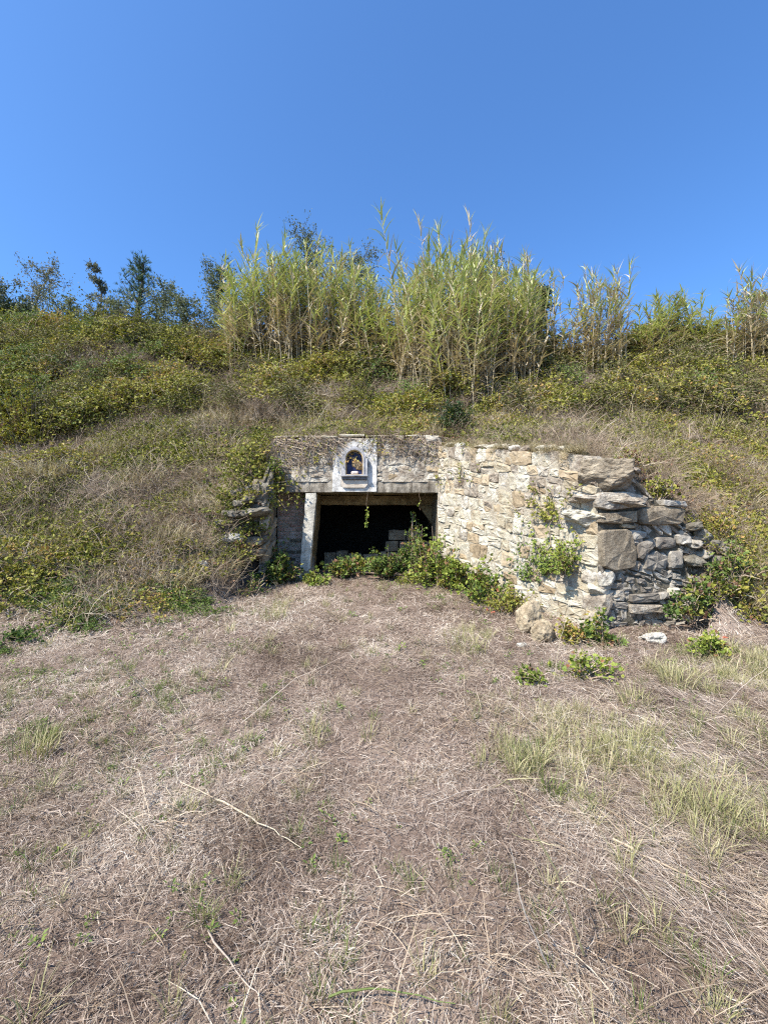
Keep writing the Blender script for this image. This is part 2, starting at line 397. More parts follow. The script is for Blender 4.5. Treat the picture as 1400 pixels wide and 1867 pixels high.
class MB:
    """collects faces with a per-vertex tint and builds one mesh"""
    def __init__(s, seed=0):
        s.v, s.f, s.t, s.m = [], [], [], []
        s.r = random.Random(seed)
        s.mi = 0
    def add(s, verts, faces, tint):
        b = len(s.v)
        s.v.extend(verts)
        s.t.extend([float(tint)] * len(verts) if isinstance(tint, (int, float)) else tint)
        for f in faces:
            s.f.append(tuple(i + b for i in f)); s.m.append(s.mi)
    def leaf(s, b, d, n, l, w, tint, fold=0.25):
        side = d.cross(n)
        if side.length < 1e-5: side = d.cross(Vector((1, 0, 0)))
        side.normalize()
        mid = b + d * (l * .45)
        up = side.cross(d).normalized() * (w * fold)
        s.add([b, mid + side * (w * .5) + up, b + d * l, mid - side * (w * .5) + up], [(0, 1, 2), (0, 2, 3)], tint)
    def blade(s, b, az, elev, l, w, bend, segs, tint, twist=0.0):
        """a grass blade or reed leaf: ribbon that starts at elev and bends down"""
        d = Vector((math.cos(az), math.sin(az), 0))
        side = Vector((-math.sin(az + twist), math.cos(az + twist), 0))
        p = Vector(b); e = elev
        vs, fs = [], []
        for i in range(segs + 1):
            k = i / segs
            ww = w * (1 - k ** 1.7) * .5 if i < segs else 0.0
            if i < segs:
                vs += [p - side * ww, p + side * ww]
            else:
                vs.append(p.copy())
            st = d * math.cos(e) + Vector((0, 0, math.sin(e)))
            p = p + st * (l / segs)
            e -= bend / segs
        for i in range(segs - 1):
            a = 2 * i
            fs.append((a, a + 1, a + 3, a + 2))
        a = 2 * (segs - 1)
        fs.append((a, a + 1, a + 2))
        s.add(vs, fs, tint)
    def tube(s, pts, rad, sides, tint):
        vs, fs = [], []
        n = len(pts)
        for i, p in enumerate(pts):
            d = (pts[min(i + 1, n - 1)] - pts[max(i - 1, 0)])
            if d.length < 1e-6: d = Vector((0, 0, 1))
            d.normalize()
            a = d.cross(Vector((.31, .95, .05)))
            if a.length < .05: a = d.cross(Vector((1, 0, 0)))
            a.normalize(); c = d.cross(a)
            r = rad[i] if isinstance(rad, (list, tuple)) else rad
            for k in range(sides):
                t = 2 * math.pi * k / sides
                vs.append(p + a * (math.cos(t) * r) + c * (math.sin(t) * r))
        for i in range(n - 1):
            for k in range(sides):
                a0 = i * sides + k; a1 = i * sides + (k + 1) % sides
                fs.append((a0, a1, a1 + sides, a0 + sides))
        s.add(vs, fs, tint)
    def mesh(s, name, mats, smooth_=False):
        me = bpy.data.meshes.new(name)
        me.from_pydata([tuple(p) for p in s.v], [], s.f)
        for m in (mats if isinstance(mats, (list, tuple)) else [mats]):
            me.materials.append(M[m])
        if s.m and max(s.m) > 0:
            me.polygons.foreach_set('material_index', s.m)
        a = me.attributes.new('tint', 'FLOAT', 'POINT')
        a.data.foreach_set('value', s.t)
        if smooth_: me.polygons.foreach_set('use_smooth', [True] * len(me.polygons))
        me.update()
        return me
    def build(s, name, mats, parent=None, loc=None, smooth_=False):
        o = bpy.data.objects.new(name, s.mesh(name, mats, smooth_))
        COL.objects.link(o)
        if parent: o.parent = parent
        if loc is not None: o.location = loc
        return o

def link(name, me, parent=None, loc=(0, 0, 0), rot=(0, 0, 0), scl=None):
    o = bpy.data.objects.new(name, me)
    COL.objects.link(o)
    if parent: o.parent = parent
    o.location = loc; o.rotation_euler = rot
    if scl is not None: o.scale = scl
    return o

def np_mesh(name, verts, faces, mat, attrs=None, smooth_=True):
    me = bpy.data.meshes.new(name)
    me.from_pydata(verts.tolist(), [], faces.tolist())
    me.materials.append(M[mat])
    for k, v in (attrs or {}).items():
        a = me.attributes.new(k, 'FLOAT', 'POINT')
        a.data.foreach_set('value', np.asarray(v, np.float32).ravel())
    me.polygons.foreach_set('use_smooth', [smooth_] * len(me.polygons))
    me.update()
    return me

def nz(p, s=1.0, off=0.0):
    return mnoise.noise(Vector((p[0] * s + off, p[1] * s + off * .7, p[2] * s - off)))

# ------------------------------------------------------------------ ground: one sheet to the horizon
def axis(a, b, step, far, grow=1.35):
    c = list(np.arange(a, b + 1e-6, step))
    s = step; x = c[-1]
    hi = []
    while x < far:
        s *= grow; x += s; hi.append(x)
    s = step; x = c[0]; lo = []
    while x > -far:
        s *= grow; x -= s; lo.append(x)
    return np.array(lo[::-1] + c + hi)

def build_ground():
    xs = axis(-13.0, 13.0, 0.11, 1500)
    ys = axis(1.0, 14.2, 0.11, 1500)
    X, Y = np.meshgrid(xs, ys)
    Z = terrain(X, Y)
    # far away the land lies flat
    far = smooth(60, 400, np.hypot(X, Y))
    Z = Z * (1 - far) + np.minimum(Z, 0.0) * far
    rel = Z - flat_z(X, Y)
    bank = smooth(.08, .5, rel + .5 * (fbm(X, Y, .8, 9) - .5))
    ny, nx = X.shape
    idx = np.arange(nx * ny).reshape(ny, nx)
    F = np.stack([idx[:-1, :-1], idx[:-1, 1:], idx[1:, 1:], idx[1:, :-1]], -1).reshape(-1, 4)
    me = np_mesh('ground', np.stack([X, Y, Z], -1).reshape(-1, 3), F, 'ground', {'bank': bank})
    tag(link('ground', me), kind='structure')
    # soil lying over the chamber behind the portal
    xs = np.arange(-2.75, 1.76, .11); ys = np.concatenate([[8.16], np.arange(8.25, 11.8, .11)])
    X, Y = np.meshgrid(xs, ys)
    Z = terrain(X, Y, low=False) + .006
    Z = np.where(Y < 8.3, np.minimum(Z, 3.12), Z)
    edge = (X < -2.4) | (X > 1.4) | (Y > 11.5)
    Z = np.where(edge, Z - .08, Z)
    ny, nx = X.shape
    idx = np.arange(nx * ny).reshape(ny, nx)
    F = np.stack([idx[:-1, :-1], idx[:-1, 1:], idx[1:, 1:], idx[1:, :-1]], -1).reshape(-1, 4)
    me = np_mesh('earth_cover', np.stack([X, Y, Z], -1).reshape(-1, 3), F, 'ground', {'bank': np.ones(X.shape)})
    tag(link('earth_cover_ground', me), kind='structure')
build_ground()

# ------------------------------------------------------------------ masonry
def rough_box(name, c0, c1, mat, parent, nsub=6, amp=.012, taper=None, seed=0, org=None, smooth_=False):
    """a block with worn, wavy faces; c0, c1 are opposite corners (world)"""
    me = bpy.data.meshes.new(name)
    c0, c1 = Vector(c0), Vector(c1)
    dim = c1 - c0
    n = [max(1, min(nsub * 4, int(round(abs(dim[i]) / max(.001, min(abs(dim.x), abs(dim.y), abs(dim.z))) * 1.5)))) for i in range(3)]
    n = [max(2, min(k, nsub)) for k in n]
    V = {}; vs = []; fs = []
    def vid(i, j, k):
        key = (i, j, k)
        if key not in V:
            p = Vector((c0.x + dim.x * i / n[0], c0.y + dim.y * j / n[1], c0.z + dim.z * k / n[2]))
            V[key] = len(vs); vs.append(p)
        return V[key]
    for a in range(3):
        b, c = (a + 1) % 3, (a + 2) % 3
        for side in (0, n[a]):
            for i in range(n[b]):
                for j in range(n[c]):
                    q = []
                    for (di, dj) in ((0, 0), (1, 0), (1, 1), (0, 1)):
                        k = [0, 0, 0]; k[a] = side; k[b] = i + di; k[c] = j + dj
                        q.append(vid(*k))
                    fs.append(q if side else q[::-1])
    for key, i in V.items():
        p = vs[i]
        ext = sum(1 for a in range(3) if key[a] in (0, n[a]))
        d = Vector((nz(p, 5, seed), nz(p, 5, seed + 31), nz(p, 5, seed + 77))) * amp + Vector((nz(p, 17, seed + 5), nz(p, 17, seed + 9), nz(p, 17, seed + 3))) * amp * .6
        if ext >= 2:      # worn arrises
            for a in range(3):
                if key[a] == 0: d[a] += amp * .7
                elif key[a] == n[a]: d[a] -= amp * .7
        p = p + d
        if taper: p = taper(p)
        vs[i] = p
    o = Vector(org) if org else Vector((0, 0, 0))
    me.from_pydata([tuple(p - o) for p in vs], [], fs)
    me.materials.append(M[mat])
    me.polygons.foreach_set('use_smooth', [smooth_] * len(me.polygons))
    me.update()
    ob = bpy.data.objects.new(name, me)
    COL.objects.link(ob)
    if parent:
        ob.parent = parent
    ob.location = o - (parent.location if parent else Vector((0, 0, 0)))
    return ob

def chaikin(poly, k=.22):
    out = []
    n = len(poly)
    for i in range(n):
        a, b = poly[i], poly[(i + 1) % n]
        out.append((a[0] * (1 - k) + b[0] * k, a[1] * (1 - k) + b[1] * k))
        out.append((a[0] * k + b[0] * (1 - k), a[1] * k + b[1] * (1 - k)))
    return out

def stone(poly, frame, parent, rng, mat, proud=.02, bulge=.02, depth=.09, name='stone', rough=.008):
    """one stone from its outline (u, v) on a wall plane; frame = (origin, udir, vdir, outward normal)"""
    O, U, Vv, N = frame
    p2 = poly if len(poly) > 7 else chaikin(poly, rng.uniform(.07, .18))
    cu = sum(p[0] for p in p2) / len(p2); cv = sum(p[1] for p in p2) / len(p2)
    jit = rough
    p2 = [(u + rng.uniform(-jit, jit), v + rng.uniform(-jit, jit)) for u, v in p2]
    n = len(p2)
    base = O + U * cu + Vv * cv
    vs = []
    tu, tv = rng.uniform(-.08, .08), rng.uniform(-.08, .08)      # the face is a little tilted
    def ring(k, w, jw):
        for (u, v) in p2:
            du, dv = (u - cu) * k, (v - cv) * k
            vs.append(U * du + Vv * dv + N * (w + du * tu + dv * tv + rng.uniform(-jw, jw)))
    ring(1.0, -depth, 0)
    ring(1.0, proud - .006, .004)
    ring(.94, proud + bulge * .5, .006)
    ring(.55, proud + bulge, .012)
    vs.append(N * (proud + bulge * 1.0 + rng.uniform(-.01, .01)))
    fs = []
    for r in range(3):
        for i in range(n):
            a = r * n + i; b = r * n + (i + 1) % n
            fs.append((a, b, b + n, a + n))
    for i in range(n):
        fs.append((3 * n + i, 3 * n + (i + 1) % n, 4 * n))
    if (U.cross(Vv)).dot(N) < 0: fs = [f[::-1] for f in fs]
    me = bpy.data.meshes.new(name)
    me.from_pydata([tuple(v) for v in vs], [], fs)
    me.materials.append(M[mat])
    me.update()
    o = bpy.data.objects.new(name, me)
    COL.objects.link(o)
    o.parent = parent
    o.location = base - parent.location
    return o

def courses(u0, u1, vb, vt, rows, wr, rng, skip=None, gap=.007, split=.25):
    """rubble laid in rough courses: returns outlines; vb, vt are functions of u"""
    out = []
    seeds = [rng.uniform(0, 100) for _ in range(rows + 1)]
    hs = [0.0]
    for i in range(rows): hs.append(hs[-1] + rng.uniform(.7, 1.35))
    hs = [h / hs[-1] for h in hs]
    def line(i, u):
        s = hs[i]
        if 0 < i < rows: s += (mnoise.noise(Vector((u * 1.6, seeds[i], 0)))) * .38 / rows + (mnoise.noise(Vector((u * 6.0, seeds[i], 3)))) * .16 / rows
        b = vb(u); return b + s * (vt(u) - b)
    for i in range(rows):
        u = u0 + rng.uniform(-.05, .0)
        lean = 0.0
        while u < u1 - .03:
            w = rng.uniform(*wr)
            if rng.random() < .18: w *= 1.5
            ue = u1 if u + w > u1 - wr[0] * .6 else u + w
            ln2 = rng.uniform(-.025, .025)
            a = max(u, u0)
            h = line(i + 1, (a + ue) / 2) - line(i, (a + ue) / 2)
            q = [(a + lean + gap, line(i, a) + gap), (ue + ln2 - gap, line(i, ue) + gap), (ue - ln2 - gap, line(i + 1, ue) - gap), (a - lean + gap, line(i + 1, a) - gap)]
            polys = [q]
            if rng.random() < split and h > .14:
                t = rng.uniform(.35, .65)
                l = (q[0][0] * (1 - t) + q[3][0] * t, q[0][1] * (1 - t) + q[3][1] * t)
                r = (q[1][0] * (1 - t) + q[2][0] * t, q[1][1] * (1 - t) + q[2][1] * t + rng.uniform(-.03, .03))
                polys = [[q[0], q[1], (r[0], r[1] - gap), (l[0], l[1] - gap)], [(l[0], l[1] + gap), (r[0], r[1] + gap), q[2], q[3]]]
            for p in polys:
                c = (sum(x[0] for x in p) / 4, sum(x[1] for x in p) / 4)
                if skip and skip(*c): continue
                out.append(p)
            u, lean = ue, ln2
    return out

def core_sheet(name, frame, u0, u1, vb, vt, nu, nv, mat, parent, amp=.012, off=0.0, seed=0, flat=None):
    """the mortar bed the stones sit in, an uneven sheet"""
    O, U, Vv, N = frame
    vs, fs = [], []
    for i in range(nu + 1):
        u = u0 + (u1 - u0) * i / nu
        for j in range(nv + 1):
            v = vb(u) + (vt(u) - vb(u)) * j / nv
            p = O + U * u + Vv * v
            w = off + amp * (nz(p, 4.5, seed) + .7 * nz(p, 13, seed + 4))
            if flat and flat(u, v): w = min(w, -.004)
            vs.append(p + N * w - parent.location)
    for i in range(nu):
        for j in range(nv):
            a = i * (nv + 1) + j; b = (i + 1) * (nv + 1) + j
            fs.append((a, b, b + 1, a + 1))
    if (U.cross(Vv)).dot(N) < 0: fs = [f[::-1] for f in fs]
    me = bpy.data.meshes.new(name)
    me.from_pydata([tuple(v) for v in vs], [], fs)
    me.materials.append(M[mat])
    me.polygons.foreach_set('use_smooth', [True] * len(fs))
    me.update()
    o = bpy.data.objects.new(name, me); COL.objects.link(o); o.parent = parent
    return o

def pick(rng, *opts):
    r = rng.random(); s = 0
    for m, w in opts:
        s += w
        if r < s: return m
    return opts[-1][0]

# ---- the portal: facade, lintel, pier, brick bay, chamber
FY = 8.0
def build_portal():
    root = empty('spring_house', (-.5, FY, .5), 'low stone spring house front with concrete lintel and dark opening set in bank', 'spring house')
    rng = random.Random(11)
    fr = (Vector((0, FY, 0)), Vector((1, 0, 0)), Vector((0, 0, 1)), Vector((0, -1, 0)))
    rough_box('wall_core', (-2.1, FY + .02, 2.30), (1.12, FY + .36, 3.09), 'mortar_dark', root, nsub=14, amp=.02, seed=2)
    core_sheet('mortar', fr, -2.02, 1.05, lambda u: 2.32, lambda u: 3.10, 40, 12, 'stone_facade', root, amp=.035, off=.022, seed=5, flat=lambda u, v: -.98 < u < -.1)
    def skip(u, v): return -.96 < u < -.12 and v < 3.06
    vt = lambda u: 3.13 + .035 * mnoise.noise(Vector((u * 2.5, 1, 7)))
    for p in courses(-2.02, 1.04, lambda u: 2.335, vt, 6, (.13, .34), rng, skip):
        stone(p, fr, root, rng, pick(rng, ('stone_facade', .85), ('stone_ochre', .15)), proud=rng.uniform(-.005, .022), bulge=rng.uniform(.012, .035), rough=.012)
    # copings, pale slabs along the top edge
    u = -2.0
    while u < 1.0:
        w = rng.uniform(.22, .5); ue = min(u + w, 1.05)
        z = vt((u + ue) / 2)
        rough_box('coping_stone', (u + .006, FY - .035 + rng.uniform(-.03, .03), z + rng.uniform(-.03, .004)), (ue - .006, FY + .3, z + rng.uniform(.03, .06)), 'stone_cream', root, nsub=5, amp=.012, seed=int(u * 50) % 97, org=((u + ue) / 2, FY, z))
        u = ue
    # lintel beam, two lengths that meet under the shrine panel
    rough_box('lintel', (-2.06, FY - .025, 2.125), (-.45, FY + .34, 2.335), 'concrete', root, nsub=16, amp=.008, seed=21)
    rough_box('lintel', (-.448, FY - .022, 2.122), (1.03, FY + .34, 2.337), 'concrete', root, nsub=16, amp=.008, seed=22)
    # soffit slab and the old inner beam behind it
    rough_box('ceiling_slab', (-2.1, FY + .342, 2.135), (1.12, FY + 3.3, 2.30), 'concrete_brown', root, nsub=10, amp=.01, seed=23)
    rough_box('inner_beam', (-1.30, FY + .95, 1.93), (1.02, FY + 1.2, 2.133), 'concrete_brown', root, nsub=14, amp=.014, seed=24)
    # the leaning pier
    def lean(p):
        k = (2.125 - p.z) / 1.6
        return Vector((p.x - .13 * k, p.y, p.z))
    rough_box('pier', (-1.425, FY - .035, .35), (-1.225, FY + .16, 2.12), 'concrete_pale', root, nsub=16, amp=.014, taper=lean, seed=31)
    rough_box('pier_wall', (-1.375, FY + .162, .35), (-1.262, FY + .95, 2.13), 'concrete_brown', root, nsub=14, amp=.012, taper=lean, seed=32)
    rough_box('pier_footing', (-1.50, FY - .06, .40), (-1.28, FY + .12, .78), 'stone_brown', root, nsub=8, amp=.03, seed=33)
    # right-hand jamb and knee brace
    rough_box('jamb', (.985, FY + .02, .3), (1.13, FY + 1.2, 2.13), 'stone_brown', root, nsub=10, amp=.02, seed=34)
    b = MB(5)
    xs = FY + .98
    b.add([Vector((.98, xs, 1.925)), Vector((.72, xs, 1.925)), Vector((.98, xs, 1.55)), Vector((.98, xs + .2, 1.925)), Vector((.72, xs + .2, 1.925)), Vector((.98, xs + .2, 1.55))],
          [(0, 1, 2), (3, 5, 4), (0, 3, 4, 1), (1, 4, 5, 2), (2, 5, 3, 0)], .5)
    b.build('knee_brace', 'concrete_brown', root, loc=-root.location)
    # bricked-up bay behind the pier
    bay = FY + .46
    bx = rough_box('brick_panel', (-2.06, bay - .004, .3), (-1.36, bay + .2, 2.14), 'mortar', root, nsub=8, amp=.006, seed=41)
    zz = .62; r_ = 0
    bw, bh = .225, .072
    while zz < 2.05:
        x = -2.03 - (.11 if r_ % 2 else 0)
        while x < -1.37:
            a, e = max(x, -2.04), min(x + bw - .012, -1.385)
            if e - a > .05:
                m = 'brick' if zz > 1.25 or rng.random() < .35 else 'stone_brown'
                o = rough_box('brick', (a, bay - .012 + rng.uniform(-.008, .008), zz), (e, bay + .05, zz + bh - .012), m, root, nsub=2, amp=.005, seed=int(x * 70 + zz * 31) % 89, org=((a + e) / 2, bay, zz))
                o.parent = bx
                o.location = o.location - (bx.location)
            x += bw
        zz += bh; r_ += 1
    # low walling inside the opening
    for (a, e, z0, z1, y) in ((-1.22, -.98, .5, .97, 8.95), (-.97, -.74, .5, 1.0, 8.97), (-.73, -.45, .5, .95, 8.96), (-.44, -.1, .5, .93, 8.98), (-.09, .06, .5, .98, 8.97),
                              (.02, .3, .985, 1.2, 8.93), (.09, .44, 1.205, 1.43, 8.95), (.31, .62, .985, 1.2, 8.94), (.45, .80, 1.205, 1.41, 8.96), (.07, .5, .5, .98, 8.95), (.51, .97, .5, .98, 8.96), (.63, .97, .985, 1.2, 8.95)):
        rough_box('block', (a, y, z0), (e, y + .2, z1), 'stone_brown', root, nsub=5, amp=.016, seed=int(a * 40) % 71, org=((a + e) / 2, y, z0))
    # dark chamber
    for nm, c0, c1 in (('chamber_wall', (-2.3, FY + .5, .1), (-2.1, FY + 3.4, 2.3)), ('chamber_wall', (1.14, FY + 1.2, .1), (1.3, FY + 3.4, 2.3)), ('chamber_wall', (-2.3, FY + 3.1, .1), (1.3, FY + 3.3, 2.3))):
        rough_box(nm, c0, c1, 'room_shade_stone', root, nsub=8, amp=.02, seed=51)
    rough_box('chamber_floor', (-2.1, FY + 1.2, .2), (1.14, FY + 3.1, .6), 'room_shade_stone', root, nsub=8, amp=.02, seed=52)
build_portal()

# ---- the shrine on the facade
def build_shrine():
    y0 = FY - .03
    root = empty('wall_shrine', (-.53, y0, 2.3), 'small arched wall shrine with blue tile picture on whitewashed panel above lintel', 'shrine')
    L = root.location
    rng = random.Random(3)
    # whitewashed render panel with a broken upper left corner
    out = [(-.945, 2.14), (-.135, 2.14), (-.132, 2.6), (-.137, 3.09), (-.30, 3.10), (-.42, 3.03), (-.53, 3.075), (-.66, 3.03), (-.70, 2.95), (-.83, 2.94), (-.93, 2.90), (-.925, 2.6)]
    pts = []
    for i in range(len(out)):
        a, b = out[i], out[(i + 1) % len(out)]
        n = max(1, int(math.hypot(b[0] - a[0], b[1] - a[1]) / .05))
        for k in range(n):
            t = k / n
            j = .0 if 2.141 > a[1] and 2.141 > b[1] else .007
            pts.append((a[0] + (b[0] - a[0]) * t + rng.uniform(-j, j), a[1] + (b[1] - a[1]) * t + rng.uniform(-j, j)))
    # niche hole outline (arched)
    hw, zb, zs = .155, 2.44, 2.735
    cx = -.535
    hole = [(cx - hw, zb), (cx + hw, zb)] + [(cx + hw * math.cos(t), zs + hw * math.sin(t)) for t in np.linspace(0, math.pi, 15)]
    import bmesh
    from mathutils.geometry import tessellate_polygon
    def slab(name, outer, inner, yf, yb, mat, parent):
        polys = [[Vector((p[0], 0, p[1])) for p in outer]] + ([[Vector((p[0], 0, p[1])) for p in inner]] if inner else [])
        flat = [p for q in polys for p in q]
        tris = tessellate_polygon(polys)
        n = len(flat)
        vs = [Vector((p.x, yf, p.z)) - parent_loc(parent) for p in flat] + [Vector((p.x, yb, p.z)) - parent_loc(parent) for p in flat]
        fs = []
        for t in tris:
            a, b, c = t
            nrm = (flat[b] - flat[a]).cross(flat[c] - flat[a])
            if nrm.y > 0: a, c = c, a
            fs.append((a, b, c)); fs.append((c + n, b + n, a + n))
        k = 0
        for qi, q in enumerate(polys):
            for i in range(len(q)):
                a = k + i; b = k + (i + 1) % len(q)
                fs.append((a, b, b + n, a + n))
            k += len(q)
        me = bpy.data.meshes.new(name)
        me.from_pydata([tuple(v) for v in vs], [], fs)
        me.materials.append(M[mat])
        bm = bmesh.new(); bm.from_mesh(me); bmesh.ops.recalc_face_normals(bm, faces=bm.faces); bm.to_mesh(me); bm.free()
        o = bpy.data.objects.new(name, me); COL.objects.link(o); o.parent = parent
        return o
    def parent_loc(p): return L
    slab('render_panel', pts, hole, y0 - .012, y0 + .05, 'render_white', root)
    # moulded frame: pilasters, stepped shoulders, arch
    fo = [(cx - .235, 2.425), (cx + .235, 2.425), (cx + .235, 2.74), (cx + .205, 2.745), (cx + .213, 2.79), (cx + .17, 2.84), (cx + .10, 2.91), (cx + .05, 2.945), (cx, 2.955), (cx - .05, 2.945), (cx - .10, 2.91), (cx - .17, 2.84), (cx - .213, 2.79), (cx - .205, 2.745), (cx - .235, 2.74)]
    frm = slab('frame', fo, hole, y0 - .095, y0 - .013, 'niche_stone', root)
    # raised inner bead round the opening
    hi2 = [(cx - hw - .028, zb), (cx + hw + .028, zb)] + [(cx + (hw + .028) * math.cos(t), zs + (hw + .028) * math.sin(t)) for t in np.linspace(0, math.pi, 15)]
    hin = [(cx - hw - .002, zb + .0), (cx + hw + .002, zb + .0)] + [(cx + (hw + .002) * math.cos(t), zs + (hw + .002) * math.sin(t)) for t in np.linspace(0, math.pi, 15)]
    slab('bead', hi2, hin, y0 - .108, y0 - .096, 'niche_stone', frm)
    # reveal lining, ochre
    b = MB(2)
    n = len(hole)
    vs = [Vector((p[0], y0 - .09, p[1])) - L for p in hole] + [Vector((p[0], y0 + .014, p[1])) - L for p in hole]
    k = .012
    vs2 = [Vector((cx + (p[0] - cx) * .93, y0 - .088, 2.6 + (p[1] - 2.6) * .95)) - L for p in hole] + [Vector((cx + (p[0] - cx) * .93, y0 + .014, 2.6 + (p[1] - 2.6) * .95)) - L for p in hole]
    b.add(vs2, [(i, (i + 1) % n, (i + 1) % n + n, i + n) for i in range(n)], .5)
    b.add([vs[i] for i in range(n)] + [vs2[i] for i in range(n)], [(i, (i + 1) % n, (i + 1) % n + n, i + n) for i in range(n)], .5)
    b.build('reveal', 'niche_ochre', root)
    # blue tiles, three by four, each its own piece
    pic = empty('tile_picture', (0, 0, 0)); pic.parent = root
    tw, th = .108, .108
    for i in range(3):
        for j in range(5):
            x0 = cx - .162 + i * tw; z0 = 2.43 + j * th
            b = MB(7)
            vsq = [(x0 + .001, z0 + .001), (x0 + tw - .001, z0 + .001), (x0 + tw - .001, z0 + th - .001), (x0 + .001, z0 + th - .001)]
            dy = rng.uniform(-.0015, .0015)
            b.add([Vector((p[0], y0 + .012 + dy, p[1])) - L for p in vsq] + [Vector((p[0], y0 + .020, p[1])) - L for p in vsq], [(0, 1, 2, 3), (0, 4, 5, 1), (1, 5, 6, 2), (2, 6, 7, 3), (3, 7, 4, 0)], .5)
            b.build('tile', 'tile_blue', pic)
    # remains of the figure: worn brown-gold relief and a pale block at the foot
    def blob(name, c, w, h, d, mat, seed, n=14):
        r2 = random.Random(seed); b = MB(seed)
        ring = []
        for i in range(n):
            t = 2 * math.pi * i / n
            k = 1 + r2.uniform(-.22, .22)
            ring.append(Vector((c[0] + math.cos(t) * w * .5 * k, y0 + .016, c[1] + math.sin(t) * h * .5 * k)) - L)
        mid = [Vector(((p.x + L.x - c[0]) * .72 + c[0] - L.x, y0 + .016 - d * r2.uniform(.6, 1.0) - L.y, (p.z + L.z - c[1]) * .72 + c[1] - L.z)) for p in ring]
        top = Vector((c[0], y0 + .016 - d, c[1])) - L
        b.add(ring + mid + [top], [(i, (i + 1) % n, (i + 1) % n + n, i + n) for i in range(n)] + [(n + i, n + (i + 1) % n, 2 * n) for i in range(n)], .5)
        b.build(name, mat, root)
    blob('figure', (cx + .055, 2.635), .20, .16, .03, 'figure_gold', 4)
    blob('figure', (cx + .03, 2.675), .15, .07, .04, 'figure_gold', 5)
    blob('figure', (cx + .075, 2.575), .12, .09, .035, 'figure_gold', 9)
    rough_box('pedestal', (cx - .07, y0 - .04, 2.457), (cx + .075, y0 + .008, 2.515), 'figure_pale', root, nsub=4, amp=.012, seed=61)
    # sill with its two mouldings, and the plaque below
    rough_box('sill', (cx - .245, y0 - .125, 2.408), (cx + .245, y0 - .013, 2.442), 'niche_stone', root, nsub=8, amp=.003, seed=62)
    rough_box('sill_moulding', (cx - .232, y0 - .085, 2.355), (cx + .232, y0 - .013, 2.406), 'niche_dark', root, nsub=8, amp=.004, seed=63)
    pl = [(cx - .235, 2.345), (cx - .235, 2.25), (cx - .20, 2.212), (cx + .19, 2.212), (cx + .235, 2.262), (cx + .238, 2.345)]
    q = slab('plaque', pl[::-1], None, y0 - .045, y0 - .0125, 'plaque', root)
    b = MB(1)
    for (a, e, z) in ((-.15, -.075, 2.268), (0.0, .085, 2.268)):   # the only strokes still legible
        b.add([Vector((cx + a, y0 - .047, z)) - L, Vector((cx + e, y0 - .047, z)) - L, Vector((cx + e, y0 - .047, z + .008)) - L, Vector((cx + a, y0 - .047, z + .008)) - L], [(0, 1, 2, 3)], .5)
    b.build('inscription', 'inscription', q)
build_shrine()

